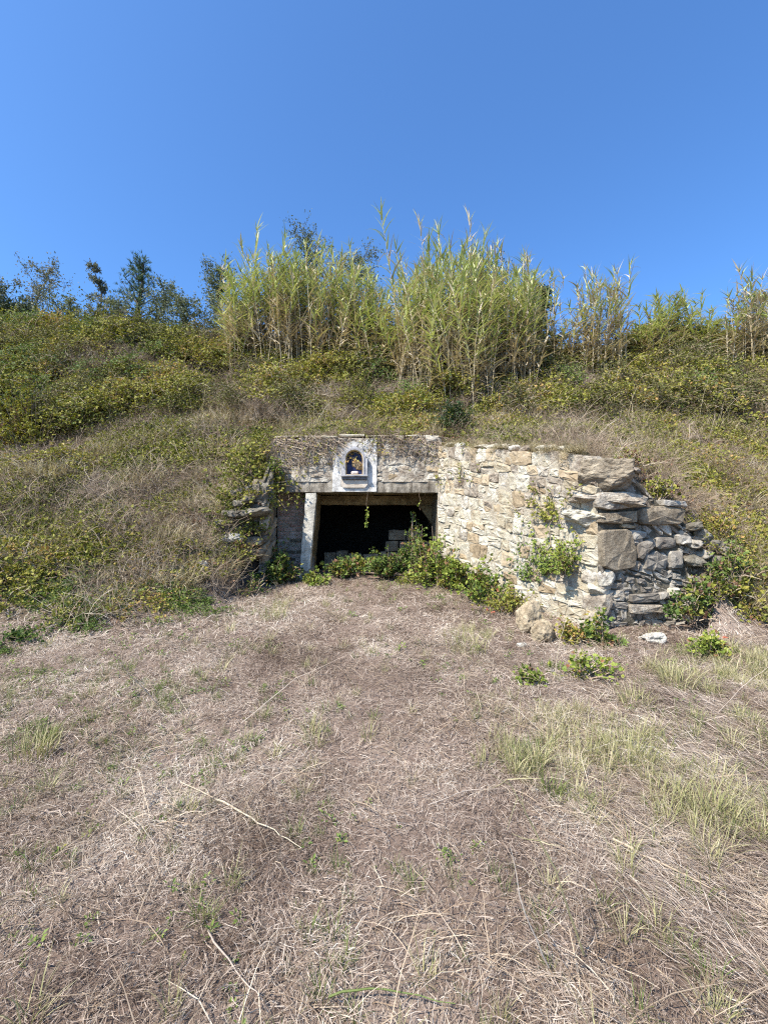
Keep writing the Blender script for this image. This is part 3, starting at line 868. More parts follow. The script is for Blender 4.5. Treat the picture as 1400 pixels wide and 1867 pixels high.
# ---- the splayed wing wall on the right
WA, WB, WC = Vector((1.0, 8.0, 0)), Vector((2.44, 5.0, 0)), Vector((3.45, 5.28, 0))
def build_wing():
    root = empty('stone_wing_wall', (1.9, 6.3, .3), 'cream rubble stone wall splaying forward beside the dark opening', 'stone wall')
    rng = random.Random(29)
    d = WB - WA; Lw = d.length; U = d.normalized(); N = Vector((-U.y, U.x, 0))
    if N.y > 0: N = -N
    N = Vector((U.y, -U.x, 0)) if Vector((U.y, -U.x, 0)).x < 0 else Vector((-U.y, U.x, 0))
    fr = (WA, U, Vector((0, 0, 1)), N)
    vt0 = lambda u: 2.99 - .62 * (u / Lw) + .05 * mnoise.noise(Vector((u * 1.7, 4, 2)))
    vb = lambda u: .15
    core_sheet('mortar', fr, -.02, Lw + .0, vb, lambda u: vt0(u) - .03, 60, 34, 'mortar', root, amp=.014, off=.010, seed=8)
    # rubble backing and top
    def pt(u, w, z): return WA + U * u - N * w + Vector((0, 0, z))
    vs, fs = [], []
    nu = 24
    for i in range(nu + 1):
        u = (Lw - .4) * i / nu
        for w, dz in ((-.0, -.05), (.16, .0), (.32, .02), (.5, -.03)):
            p = pt(u, w, vt0(u) + dz); p.z += .03 * nz(p, 6, 3)
            vs.append(p - root.location)
    for i in range(nu):
        for k in range(3):
            a = i * 4 + k; fs.append((a, a + 4, a + 5, a + 1))
    me = bpy.data.meshes.new('wall_top'); me.from_pydata([tuple(v) for v in vs], [], fs); me.materials.append(M['mortar']); me.update()
    link('wall_top', me, root)
    for p in courses(.0, Lw + .0, lambda u: .36 + .05 * 0 + (.68 - .36) * (1 - u / Lw) - .12, lambda u: vt0(u) - .01, 12, (.13, .31), rng, None, gap=.004, split=.35):
        cu = sum(x[0] for x in p) / 4; cv = sum(x[1] for x in p) / 4
        pal = cv < 1.55 + .45 * (1 - cu / Lw) + rng.uniform(-.2, .2)
        m = pick(rng, ('stone_cream', .86 if pal else .35), ('stone_ochre', .10 if pal else .2), ('stone_facade', .5))
        stone(p, fr, root, rng, m, proud=rng.uniform(.006, .026), bulge=rng.uniform(.002, .016), rough=.011)
    # loose stones along the top
    u = .1
    while u < Lw - .5:
        w = rng.uniform(.14, .34)
        if rng.random() < .75:
            z = vt0(u + w / 2)
            o = boulder_mesh((w, .26, rng.uniform(.07, .13)), rng.randint(0, 999), 1)
            me = o; me.materials.append(M[pick(rng, ('stone_cream', .7), ('stone_facade', .3))])
            link('top_stone', me, root, pt(u + w / 2, .12, z + .02) - root.location, (rng.uniform(-.1, .1), rng.uniform(-.1, .1), math.atan2(U.y, U.x)))
        u += w + .02
    # ---- end face towards the viewer
    d2 = WC - WB; L2 = d2.length; U2 = d2.normalized(); N2 = Vector((U2.y, -U2.x, 0))
    fr2 = (WB, U2, Vector((0, 0, 1)), N2)
    def on_face(px, py):
        r = ray(px, py)
        t = (WB - EYE).dot(N2) / r.dot(N2)
        p = EYE + r * t - WB
        return (p.dot(U2), p.z)
    def face_poly(*pp): return [on_face(960 + x / 3.889, 800 + y / 3.889) for x, y in pp]
    big = [
        ('stone_facade', face_poly((480, 385), (640, 375), (815, 415), (800, 470), (690, 490), (560, 512), (470, 480)), .07, .03),
        ('stone_brown', face_poly((510, 525), (750, 508), (757, 590), (660, 600), (500, 600)), .045, .03),
        ('stone_ochre', face_poly((670, 598), (770, 622), (745, 640), (660, 628)), .03, .015),
        ('stone_brown', face_poly((765, 500), (930, 470), (1100, 500), (1075, 600), (920, 610), (775, 610)), .05, .03),
        ('stone_grey', face_poly((920, 432), (1090, 440), (1110, 485), (935, 478)), .07, .02),
        ('stone_brown', face_poly((500, 642), (715, 640), (765, 800), (758, 908), (600, 940), (505, 900)), .06, .012),
        ('stone_grey', face_poly((725, 645), (840, 660), (830, 700), (735, 715)), .02, .02),
        ('stone_grey', face_poly((770, 745), (880, 700), (890, 760), (800, 860), (772, 840)), .03, .03),
        ('stone_grey', face_poly((895, 700), (1040, 700), (1050, 770), (900, 785)), .02, .03),
        ('stone_grey', face_poly((825, 830), (900, 790), (985, 850), (975, 920), (880, 935), (820, 915)), .03, .02),
        ('stone_grey', face_poly((995, 800), (1080, 790), (1085, 910), (1000, 920)), .03, .04),
        ('stone_grey', face_poly((1045, 680), (1130, 690), (1140, 750), (1060, 750)), .05, .03),
        ('stone_grey', face_poly((1165, 690), (1270, 690), (1280, 750), (1180, 765)), .05, .03),
        ('stone_grey', face_poly((720, 1100), (930, 1095), (925, 1150), (725, 1160)), .03, .02),
        ('stone_facade', face_poly((705, 1172), (930, 1170), (940, 1230), (720, 1240)), .05, .02),
        ('stone_grey', face_poly((925, 1090), (985, 1080), (990, 1130), (930, 1140)), .03, .03),
        ('stone_cream', face_poly((990, 1060), (1060, 1050), (1065, 1105), (995, 1110)), .04, .03),
    ]
    def inside(u, v):
        for _, poly, _, _ in big:
            us = [p[0] for p in poly]; vs_ = [p[1] for p in poly]
            if bool(in_poly(np.array([u]), np.array([v]), poly)[0]): return True
        return False
    vt2 = lambda u: 2.28 - .62 * max(0, u - .25) - .12 * smooth(.55, 1.0, np.array(u)) + .03 * mnoise.noise(Vector((u * 4, 9, 1)))
    vt2f = lambda u: float(vt2(u))
    core_sheet('mortar', fr2, -.0, L2 + .4, lambda u: .1, lambda u: vt2f(u) - .03, 26, 30, 'stone_stub', root, amp=.03, off=-.008, seed=18)
    for m, poly, pr, bu in big:
        stone(poly if len(poly) <= 7 else poly, fr2, root, rng, m, proud=pr, bulge=bu, depth=.15, rough=.008)
    for p in courses(.0, L2 + .38, lambda u: .28, lambda u: vt2f(u) - .02, 19, (.07, .2), rng, inside, gap=.005, split=.3):
        cv = sum(x[1] for x in p) / 4
        stone(p, fr2, root, rng, pick(rng, ('stone_grey', .8), ('stone_facade', .2)), proud=rng.uniform(-.02, .02), bulge=rng.uniform(.004, .022), rough=.018, depth=.08)
    # quoins that wrap the near corner
    z = .32; i = 0
    while z < .98:
        h = rng.uniform(.12, .26)
        long_ = i % 2
        me = boulder_mesh((rng.uniform(.3, .44) if long_ else .2, .2 if long_ else rng.uniform(.3, .42), h * 1.12), 300 + i, 2, square=.72, amp=.1)
        me.materials.append(M[pick(rng, ('stone_cream', .3), ('stone_facade', .7))])
        link('quoin', me, root, WB + Vector((.06 - (.03 if long_ else 0), .09, z + h / 2)) - root.location, (rng.uniform(-.06, .06), rng.uniform(-.06, .06), (-.95 if long_ else -1.0) + rng.uniform(-.12, .12)))
        z += h; i += 1
    # big squared block on the near corner, and the slab under it
    c = at(1098, 868, 5.12)
    me = boulder_mesh((.60, .40, .36), 77, 4, square=.93, amp=.12); me.materials.append(M['stone_brown'])
    link('corner_block', me, root, c - root.location, (0, .02, -.35))
    c = at(1105, 912, 5.1)
    me = boulder_mesh((.74, .36, .15), 78, 4, square=.85); me.materials.append(M['stone_facade'])
    link('corner_slab', me, root, c - root.location, (0, .05, -.2))
    c = at(1070, 945, 5.18)
    me = boulder_mesh((.5, .36, .2), 79, 4, square=.85); me.materials.append(M['stone_cream'])
    link('corner_slab', me, root, c - root.location, (0, .0, -.8))
    for i, (px, py) in enumerate(((1262, 960), (1282, 978), (1262, 990), (1300, 995), (1280, 1010), (1262, 1022), (1302, 1022), (1285, 1040), (1266, 1055), (1305, 1050), (1290, 1070), (1270, 1085), (1318, 1005), (1322, 1040), (1250, 1100), (1290, 1095))):
        me = boulder_mesh((rng.uniform(.14, .26), rng.uniform(.16, .26), rng.uniform(.08, .15)), 900 + i, 2, square=.6, amp=.2); me.materials.append(M[pick(rng, ('stone_grey', .4), ('stone_stub', .6))])
        link('fallen_stone', me, root, at(px, py, 5.32 + .04 * rng.random()) - root.location, (rng.uniform(-.3, .3), rng.uniform(-.3, .3), rng.uniform(0, 3)))
    for px, py, Y, dim, m in ((1010, 842, 5.75, (.34, .3, .16), 'stone_cream'), (1038, 850, 5.5, (.26, .26, .12), 'stone_facade'), (1150, 858, 5.35, (.28, .22, .1), 'stone_facade'), (1210, 893, 5.4, (.2, .2, .12), 'stone_facade')):
        me = boulder_mesh(dim, int(px), 2); me.materials.append(M[m])
        link('top_stone', me, root, at(px, py, Y) - root.location, (0, 0, px * .7))

def boulder_mesh(dim, seed, sub=2, square=.35, amp=.13):
    """an irregular stone: sphere pushed towards a box, cut by random planes, roughened"""
    import bmesh
    bm = bmesh.new()
    bmesh.ops.create_icosphere(bm, subdivisions=sub + 1, radius=1.0)
    r = random.Random(seed)
    planes = []
    for _ in range(7):
        n = Vector((r.uniform(-1, 1), r.uniform(-1, 1), r.uniform(-1, 1))).normalized()
        planes.append((n, r.uniform(.72, .95)))
    for v in bm.verts:
        p = v.co.copy()
        m = max(abs(p.x), abs(p.y), abs(p.z))
        p = p.lerp(p / m, square)
        for n, d in planes:
            k = p.dot(n)
            if k > d: p = p - n * (k - d) * .85
        p *= 1 + amp * nz(p, 1.6, seed * .37) + amp * .5 * nz(p, 4.2, seed * .11) + amp * .35 * nz(p, 9.0, seed * .23) + amp * .22 * nz((p[0] * .5, p[1] * .5, p[2] * 1.6), 14.0, seed * .31)
        v.co = Vector((p.x * dim[0] * .5, p.y * dim[1] * .5, p.z * dim[2] * .5))
    me = bpy.data.meshes.new('stone')
    bm.to_mesh(me); bm.free()
    return me
build_wing()

# ---- broken stub of the opposite wing, half buried in the bank
def build_stub():
    root = empty('ruined_wing_stub', (-2.2, 7.4, .6), 'broken stub of rubble walling half buried in bank beside brick bay', 'stone wall')
    rng = random.Random(41)
    L = root.location
    def put(px, py, Y, dim, mat, rz=0., ry=0., sq=.45, name='stone'):
        me = boulder_mesh(dim, int(px * 3 + py), 2, square=sq); me.materials.append(M[mat])
        link(name, me, root, at(px, py, Y) - L, (0, ry, rz))
    # ledge: long overhanging slab and the stones on it
    put(462, 934, 7.3, (.62, .5, .17), 'stone_stub', .15, -.08, .6, 'ledge_slab')
    put(428, 936, 7.15, (.34, .4, .14), 'stone_stub', -.2, .1, .5, 'ledge_slab')
    for px, py, Y, dim, m in ((452, 912, 7.3, (.24, .28, .16), 'stone_stub'), (472, 882, 7.45, (.18, .2, .16), 'stone_brown'),
                              (435, 918, 7.2, (.2, .22, .12), 'stone_stub'), 
                              (461, 986, 7.4, (.4, .35, .16), 'stone_brown'), (430, 968, 7.25, (.24, .3, .18), 'stone_brown'), (403, 955, 7.05, (.22, .25, .12), 'stone_stub'), (446, 1018, 7.2, (.3, .35, .22), 'stone_brown'),
                              (412, 1020, 7.05, (.28, .3, .22), 'stone_brown'), (425, 1040, 7.0, (.26, .3, .18), 'stone_brown'), (470, 1010, 7.4, (.3, .3, .2), 'stone_brown'), (393, 992, 6.95, (.24, .25, .16), 'stone_stub')):
        put(px, py, Y, dim, m, rng.uniform(-.4, .4), rng.uniform(-.1, .1))
    # broken front of the stub above the hollow
    ff = (Vector((-2.66, 7.37, 0)), Vector((1, 0, 0)), Vector((0, 0, 1)), Vector((0, -1, 0)))
    ft = lambda u: 2.12 + .22 * u + .08 * mnoise.noise(Vector((u * 5, 2, 8)))
    core_sheet('mortar', ff, 0, .68, lambda u: 1.6, ft, 10, 10, 'stone_stub', root, amp=.04, off=-.02, seed=38)
    for p in courses(0, .68, lambda u: 1.6, ft, 5, (.12, .28), rng, None, gap=.006):
        stone(p, ff, root, rng, pick(rng, ('stone_stub', .8), ('stone_grey', .2)), proud=rng.uniform(-.02, .05), bulge=.02, rough=.018)
    # return face that runs back to the facade
    fr = (Vector((-2.0, 8.06, 0)), Vector((0, -1, 0)), Vector((0, 0, 1)), Vector((1, 0, 0)))
    core_sheet('mortar', fr, 0, .72, lambda u: .3, lambda u: 2.86 - 1.0 * u, 10, 20, 'mortar_dark', root, amp=.03, off=-.03, seed=28)
    for p in courses(0, .7, lambda u: .45, lambda u: 2.84 - 1.0 * u, 11, (.15, .34), rng, None, gap=.006):
        stone(p, fr, root, rng, pick(rng, ('stone_stub', .5), ('stone_ochre', .3), ('stone_stub', .2)), proud=rng.uniform(-.01, .03), bulge=.03, rough=.012)
build_stub()

# ---- loose stones
def loose(px, py, dim, mat, label, rz=0, sink=.3, name='boulder', sq=.35):
    p = hit(px, py)
    me = boulder_mesh(dim, int(px + py * 7), 3 if dim[2] > .1 else 2, square=sq, amp=.24); me.materials.append(M[mat])
    o = link(name, me, None, p + Vector((0, dim[1] * .2, dim[2] * (.5 - sink))), (0, 0, rz))
    tag(o, label, 'stone', 'loose stones about the wall feet')
loose(968, 1155, (.26, .28, .44), 'boulder', 'upright tawny boulder standing at the foot of the cream wall', .3, .2)
loose(993, 1172, (.22, .24, .3), 'boulder', 'smaller tawny boulder leaning against the upright boulder', 1.1, .2)
loose(1196, 1172, (.28, .2, .13), 'boulder_pale', 'pale flat stone lying below the grey end of the wing wall', .1, .3)
loose(368, 1045, (.17, .16, .2), 'boulder_pale', 'white pitted stone perched on the brown slope', .4, .1)
loose(420, 1070, (.36, .24, .16), 'boulder_pale', 'low white lichened stone beside dead stalks near brambles', .1, .25)
loose(344, 978, (.26, .24, .11), 'boulder', 'flat tawny slab lying on the slope above a second slab', .3, .2)
loose(360, 996, (.24, .2, .1), 'boulder', 'flat tawny slab tucked beneath another slab on slope', -.3, .2)
loose(952, 1180, (.10, .08, .05), 'boulder_pale', 'small white stone on the ground before the tawny boulders', .3, .2)
loose(975, 1449, (.045, .025, .02), 'boulder_pale', 'tiny white pebble among pale grass tufts', .3, .2)
#VEGETATION
# ------------------------------------------------------------------ plant meshes used for scattering
def library(name, meshes):
    c = bpy.data.collections.new(name)
    for i, me in enumerate(meshes):
        c.objects.link(bpy.data.objects.new('%s_%02d' % (name, i), me))
    return c

def uvec(r):
    while True:
        v = Vector((r.uniform(-1, 1), r.uniform(-1, 1), r.uniform(-1, 1)))
        if .05 < v.length < 1: return v.normalized()

def tuft_mesh(seed, mat, n=45, rad=.05, h=(.12, .32), w=.004, bend=(.3, 1.5), spread=.45):
    b = MB(seed); r = b.r
    for _ in range(n):
        a = r.uniform(0, 6.283); q = rad * math.sqrt(r.random())
        b.blade((q * math.cos(a), q * math.sin(a), -.01), a + r.gauss(0, .7), 1.57 - abs(r.gauss(0, spread)), r.uniform(*h), w * r.uniform(.7, 1.4), r.uniform(*bend), 4, r.random(), r.uniform(-.6, .6))
    return b, [mat]

def arch(r, l, az, e0, e1, n):
    p = Vector((0, 0, 0)); pts = [p.copy()]; e = e0
    for i in range(n):
        d = Vector((math.cos(az) * math.cos(e), math.sin(az) * math.cos(e), math.sin(e)))
        p = p + d * (l / n); pts.append(p.copy())
        e += (e1 - e0) / n; az += r.gauss(0, .18)
    return pts

def bramble_mesh(seed, mats=('dead_stem', 'bramble'), canes=5, l=(.35, .75), leaf=(.03, .055), e0=(.5, 1.4), e1=(-.9, .1), dens=1.0, dead=.0):
    """arching canes set with three-part leaves"""
    b = MB(seed); r = b.r
    for c in range(canes):
        az = r.uniform(0, 6.283)
        pts = arch(r, r.uniform(*l), az, r.uniform(*e0), r.uniform(*e1), 6)
        o = Vector((r.uniform(-.12, .12), r.uniform(-.12, .12), 0))
        pts = [p + o for p in pts]
        b.mi = 0
        b.tube(pts, [.0035, .0035, .003, .003, .0025, .002, .0015], 3, r.random())
        b.mi = 1
        for i in range(1, len(pts)):
            for k in range(max(1, int(round(2.2 * dens)))):
                if r.random() < dead: continue
                p = pts[i - 1].lerp(pts[i], r.random())
                t = r.random()
                d0 = (uvec(r) + Vector((0, 0, .35))).normalized()
                tip = p + d0 * r.uniform(.02, .06)
                nrm = (uvec(r) * .7 + Vector((0, 0, 1))).normalized()
                for q in (-1, 0, 1):
                    d = (d0 + d0.cross(nrm) * q * .9 + uvec(r) * .2).normalized()
                    s = r.uniform(*leaf) * (1.15 if q == 0 else .9)
                    b.leaf(tip, d, nrm, s * 1.3, s * .95, min(1, max(0, t + r.uniform(-.15, .15))), r.uniform(.1, .4))
    return b, list(mats)

def tangle_mesh(seed, n=16, l=(.2, .6), w=.003, mat='dead_stem', e0=(.1, 1.5), twig=True, rad=.18):
    """dry stems and twigs"""
    b = MB(seed); r = b.r
    for _ in range(n):
        e = r.uniform(*e0)
        pts = arch(r, r.uniform(*l), r.uniform(0, 6.283), e, e - r.uniform(.1, 1.4), 4)
        o = Vector((r.uniform(-rad, rad), r.uniform(-rad, rad), -.02)); pts = [p + o for p in pts]
        t = r.random()
        b.tube(pts, [w, w * .9, w * .8, w * .6, w * .3], 3, t)
        if twig:
            for k in range(3):
                p = pts[r.randint(1, 4)]
                d = (uvec(r) + Vector((0, 0, .4))).normalized() * r.uniform(.05, .16)
                b.tube([p, p + d * .5 + uvec(r) * .012, p + d], [w * .5, w * .4, w * .2], 3, t)
    return b, [mat]

def litter_mesh(seed, n=26, mat='dry_leaf', rad=.22, size=(.015, .04)):
    b = MB(seed); r = b.r
    for _ in range(n):
        p = Vector((r.uniform(-rad, rad), r.uniform(-rad, rad), r.uniform(0, .06)))
        b.leaf(p, (uvec(r) * Vector((1, 1, .4))).normalized(), (uvec(r) * .6 + Vector((0, 0, 1))).normalized(), r.uniform(*size) * 1.3, r.uniform(*size), r.random())
    return b, [mat]

def weed_mesh(seed, mat='bramble_green', n=14, size=(.02, .045), h=.1):
    b = MB(seed); r = b.r
    for _ in range(n):
        a = r.uniform(0, 6.283); q = r.uniform(.0, .08)
        p = Vector((q * math.cos(a), q * math.sin(a), r.uniform(.0, h)))
        d = Vector((math.cos(a), math.sin(a), r.uniform(-.2, .8))).normalized()
        s = r.uniform(*size)
        b.leaf(p, d, (uvec(r) * .4 + Vector((0, 0, 1))).normalized(), s * 1.5, s * .8, r.random())
    return b, [mat]

def single(pairs):
    return [b.mesh('plant', m) for b, m in pairs]

def patch(pairs, n, rad, dome, seed, scl=(.7, 1.25)):
    """many small plants gathered in one round patch, higher in the middle"""
    r = random.Random(seed)
    out = MB(seed); mats = pairs[0][1]
    for _ in range(n):
        b, _m = r.choice(pairs)
        a = r.uniform(0, 6.283); q = math.sqrt(r.random())
        s = r.uniform(*scl); sp = r.uniform(0, 6.283); c, sn = math.cos(sp) * s, math.sin(sp) * s
        ox, oy, oz = math.cos(a) * q * rad, math.sin(a) * q * rad, dome * (1 - q * q) * r.uniform(.3, 1)
        o = len(out.v); dt = r.gauss(0, .13)
        out.v.extend([(p[0] * c - p[1] * sn + ox, p[0] * sn + p[1] * c + oy, p[2] * s + oz) for p in b.v])
        out.t.extend([min(1.0, max(0.0, t + dt)) for t in b.t])
        out.f.extend([tuple(i + o for i in f) for f in b.f]); out.m.extend(b.m)
    return out.mesh('patch', mats)

_br = [bramble_mesh(220 + i, ('dead_stem', 'bramble'), 4, (.28, .6), (.024, .042)) for i in range(6)]
_bl = [bramble_mesh(240 + i, ('dead_stem', 'bramble'), 4, (.15, .4), (.018, .034), (.1, 1.1), (-.6, .3)) for i in range(6)]
_bg = [bramble_mesh(260 + i, ('dead_stem', 'bramble_green'), 4, (.15, .42), (.022, .04), (.1, 1.2), (-.6, .3)) for i in range(6)]
_tg = [tangle_mesh(280 + i, 12) for i in range(6)]
_tb = [tuft_mesh(200 + i, 'straw_bank', n=30, rad=.13, h=(.15, .42), w=.007, bend=(.2, 1.7), spread=.6) for i in range(6)]
_bd = [bramble_mesh(230 + i, ('dead_stem', 'bramble_olive'), 4, (.28, .55), (.018, .032)) for i in range(4)]
_bw = [bramble_mesh(235 + i, ('dead_stem', 'bramble_green'), 4, (.28, .6), (.024, .042)) for i in range(4)]
LIB = {
    'tuft_pale': library('tuft_pale', single([tuft_mesh(160 + i, 'grass_pale', n=34, h=(.07, .22)) for i in range(6)])),
    'tuft_green': library('tuft_green', single([tuft_mesh(180 + i, 'grass_green', n=26, h=(.06, .2), w=.0045) for i in range(5)])),
    'tuft_bank': library('tuft_bank', [patch(_tb, 15, .42, .03, 400 + i) for i in range(5)]),
    'bramble': library('bramble', [patch(_br, 26, .5, .6, 410 + i) for i in range(5)] + [patch(_bd, 28, .5, .55, 416 + i) for i in range(3)] + [patch(_bw, 24, .5, .6, 480)] + [patch(_br, 16, .5, .8, 481)]),
    'bramble_low': library('bramble_low', [patch(_bl, 15, .5, .06, 420 + i) for i in range(6)]),
    'bramble_green': library('bramble_green', [patch(_bg, 7, .36, .03, 430 + i) for i in range(5)]),
    'arching': library('arching', single([bramble_mesh(450 + i, ('dead_stem', 'bramble'), 4, (.7, 1.35), (.025, .045), (.8, 1.5), (-.8, -.1), .8) for i in range(5)])),
    'stalks': library('stalks', single([tangle_mesh(470 + i, 9, (.6, 1.3), .0045, 'straw_bank', (1.1, 1.55), True, .3) for i in range(5)])),
    'tangle': library('tangle', [patch(_tg, 11, .42, .08, 440 + i) for i in range(5)]),
    'tangle_low': library('tangle_low', single([tangle_mesh(300 + i, 14, (.1, .35), .0022, e0=(.0, .9)) for i in range(6)])),
    'litter': library('litter', single([litter_mesh(320 + i, 60, rad=.4) for i in range(5)])),
    'thatch': library('thatch', single([tangle_mesh(460 + i, 34, (.05, .2), .0016, e0=(.0, .6), rad=.12, mat='thatch_dark') for i in range(4)])),
    'weed': library('weed', single([weed_mesh(340 + i) for i in range(6)])),
}

def scatter_tree():
    nt = bpy.data.node_groups.new('scatter', 'GeometryNodeTree')
    nt.interface.new_socket('Geometry', in_out='INPUT', socket_type='NodeSocketGeometry')
    nt.interface.new_socket('Geometry', in_out='OUTPUT', socket_type='NodeSocketGeometry')
    return nt

def scatter(name, lib, P, rot, scl, label=None):
    n = len(P)
    me = bpy.data.meshes.new(name)
    me.vertices.add(n)
    me.vertices.foreach_set('co', np.asarray(P, np.float32).ravel())
    rg = np.random.default_rng(len(name) * 131 + n)
    a = me.attributes.new('rot', 'FLOAT_VECTOR', 'POINT'); a.data.foreach_set('vector', np.asarray(rot, np.float32).ravel())
    a = me.attributes.new('scl', 'FLOAT', 'POINT'); a.data.foreach_set('value', np.asarray(scl, np.float32).ravel())
    k = len(LIB[lib].objects)
    a = me.attributes.new('idx', 'INT', 'POINT'); a.data.foreach_set('value', rg.integers(0, k, n).astype(np.int32))
    o = bpy.data.objects.new(name, me)
    COL.objects.link(o)
    nt = scatter_tree()
    gi, go = nt.nodes.new('NodeGroupInput'), nt.nodes.new('NodeGroupOutput')
    ip = nt.nodes.new('GeometryNodeInstanceOnPoints')
    ci = nt.nodes.new('GeometryNodeCollectionInfo')
    ci.inputs['Collection'].default_value = LIB[lib]
    ci.inputs['Separate Children'].default_value = True
    ci.inputs['Reset Children'].default_value = True
    def na(nm, t):
        x = nt.nodes.new('GeometryNodeInputNamedAttribute'); x.data_type = t; x.inputs['Name'].default_value = nm
        return x.outputs['Attribute']
    er = nt.nodes.new('FunctionNodeEulerToRotation')
    nt.links.new(na('rot', 'FLOAT_VECTOR'), er.inputs[0])
    nt.links.new(gi.outputs[0], ip.inputs['Points'])
    nt.links.new(ci.outputs[0], ip.inputs['Instance'])
    ip.inputs['Pick Instance'].default_value = True
    nt.links.new(na('idx', 'INT'), ip.inputs['Instance Index'])
    nt.links.new(er.outputs[0], ip.inputs['Rotation'])
    nt.links.new(na('scl', 'FLOAT'), ip.inputs['Scale'])
    nt.links.new(ip.outputs[0], go.inputs[0])
    md = o.modifiers.new('scatter', 'NODES'); md.node_group = nt
    tag(o, label, kind='stuff')
    return o

def top_z(x, y):
    """height of what plants grow on: the bank, also over the chamber"""
    z = terrain(x, y)
    over = (x > -2.2) & (x < 1.2) & (y > 8.3)
    return np.where(over, terrain(x, y, low=False), z)

def normals(x, y):
    e = .12
    gx = (top_z(x + e, y) - top_z(x - e, y)) / (2 * e); gy = (top_z(x, y + e) - top_z(x, y - e)) / (2 * e)
    gx = np.clip(gx, -1.2, 1.2); gy = np.clip(gy, -1.2, 1.2)
    n = np.stack([-gx, -gy, np.ones_like(gx)], -1)
    return n / np.linalg.norm(n, axis=-1, keepdims=True)

def tilt_rot(nrm, spin, amount):
    """euler angles for: spin about z, then lean z towards the slope normal"""
    z = nrm * amount + np.array([0, 0, 1.0]) * (1 - amount)
    z /= np.linalg.norm(z, axis=-1, keepdims=True)
    c, s = np.cos(spin), np.sin(spin)
    xa = np.stack([c, s, np.zeros_like(c)], -1)
    xa = xa - z * (xa * z).sum(-1, keepdims=True)
    xa /= np.linalg.norm(xa, axis=-1, keepdims=True)
    ya = np.cross(z, xa)
    # R columns are xa, ya, z
    b = -np.arcsin(np.clip(xa[:, 2], -1, 1))
    a = np.arctan2(ya[:, 2], z[:, 2])
    g = np.arctan2(xa[:, 1], xa[:, 0])
    return np.stack([a, b, g], -1)

def sample(n, seed, y0=.9, y1=14.5, pw=1.0):
    """random ground points inside the view and a margin beside it; pw>1 favours the near ground"""
    rg = np.random.default_rng(seed)
    y = y0 + (y1 - y0) * rg.random(n) ** pw
    x = (rg.random(n) * 2 - 1) * (1.02 * y + 1.0)
    return x, y, rg

WING_POLY = [(.93, 8.1), (2.36, 4.93), (3.9, 5.28), (3.85, 5.6), (2.75, 5.45), (1.45, 8.1)]
def free(x, y):
    """not inside masonry or the covered chamber front"""
    f = ~in_poly(x, y, WING_POLY)
    f &= ~((x > -2.12) & (x < 1.15) & (y > 7.93) & (y < 8.25))
    return f

def blobs(x, y, lst):
    v = np.zeros_like(x)
    for (cx, cy, r, s) in lst:
        v = np.maximum(v, s * (1 - smooth(.35, 1.0, np.hypot(x - cx, (y - cy)) / r)))
    return v

def spots(lst):
    out = []
    for (px, py, r, s) in lst:
        p = hit(px, py); out.append((p.x, p.y, r, s))
    return out

def relh(x, y):
    return top_z(x, y) - flat_z(x, y)

# where things grow (measured spots on the ground: photo column, row, radius in metres, strength)
PALE = spots([(1140, 1370, .55, 1), (980, 1390, .40, 1), (1050, 1330, .4, .8), (1300, 1480, .5, .9), (1250, 1240, .45, .9), (1350, 1220, .7, .9), (850, 1160, .35, .9), (500, 1108, .25, .8), (1180, 1420, .5, .8), (1040, 1450, .25, .8), (1380, 1350, .5, .8), (590, 1105, .2, .4), (900, 1290, .2, .5)])
GREENLOW = spots([(300, 1120, .8, 1), (150, 1090, 1.0, 1), (60, 1010, .9, 1), (220, 1010, .6, .7), (60, 1100, .6, .8), (150, 1170, .35, .7), (330, 1160, .3, .7), (40, 1195, .35, .6), (240, 1200, .25, .5), (420, 1180, .2, .5), (330, 1030, .6, .6), (270, 1165, .35, 1), (120, 960, .8, .8), (260, 900, .8, .7), (420, 1120, .4, .6), (30, 900, .8, .6), (330, 850, .8, .8), (430, 800, .7, .6), (210, 860, .6, .4), (1380, 1040, .7, .8), (1330, 960, .6, .6), (1290, 930, .5, .7)])
DRYBANK = spots([(600, 775, .9, 1), (480, 765, .9, 1), (380, 770, .9, .9), (280, 785, .9, .8), (150, 830, .8, 1), (700, 785, .7, .8), (60, 860, .7, .7), (1000, 810, .6, 1), (1080, 825, .5, .9), (930, 805, .5, .8), (1340, 870, .5, .6), (1380, 930, .5, .5), (380, 900, .6, .7), (400, 940, .5, .7), (1360, 1120, .4, .6)])

COMBED = spots([(1330, 1400, .9, 1), (1380, 1600, .5, .9), (1200, 1500, .5, .7), (1300, 1280, .7, .8), (1250, 1650, .35, .8), (1330, 1760, .3, .8), (1050, 1800, .25, .5)])

LEFTGREEN = spots([(100, 1250, .7, 1), (300, 1260, .6, .9), (60, 1330, .5, .8), (210, 1380, .45, .8), (400, 1380, .35, .8), (330, 1500, .25, .6), (500, 1260, .35, .5), (450, 1180, .4, .7), (250, 1450, .3, .6), (650, 1300, .3, .4), (380, 1650, .2, .6), (640, 1470, .2, .5), (780, 1700, .15, .4)])

TRACK = [hit(px, py) for px, py in ((790, 1860), (750, 1650), (700, 1400), (670, 1250), (660, 1150), (665, 1065))]

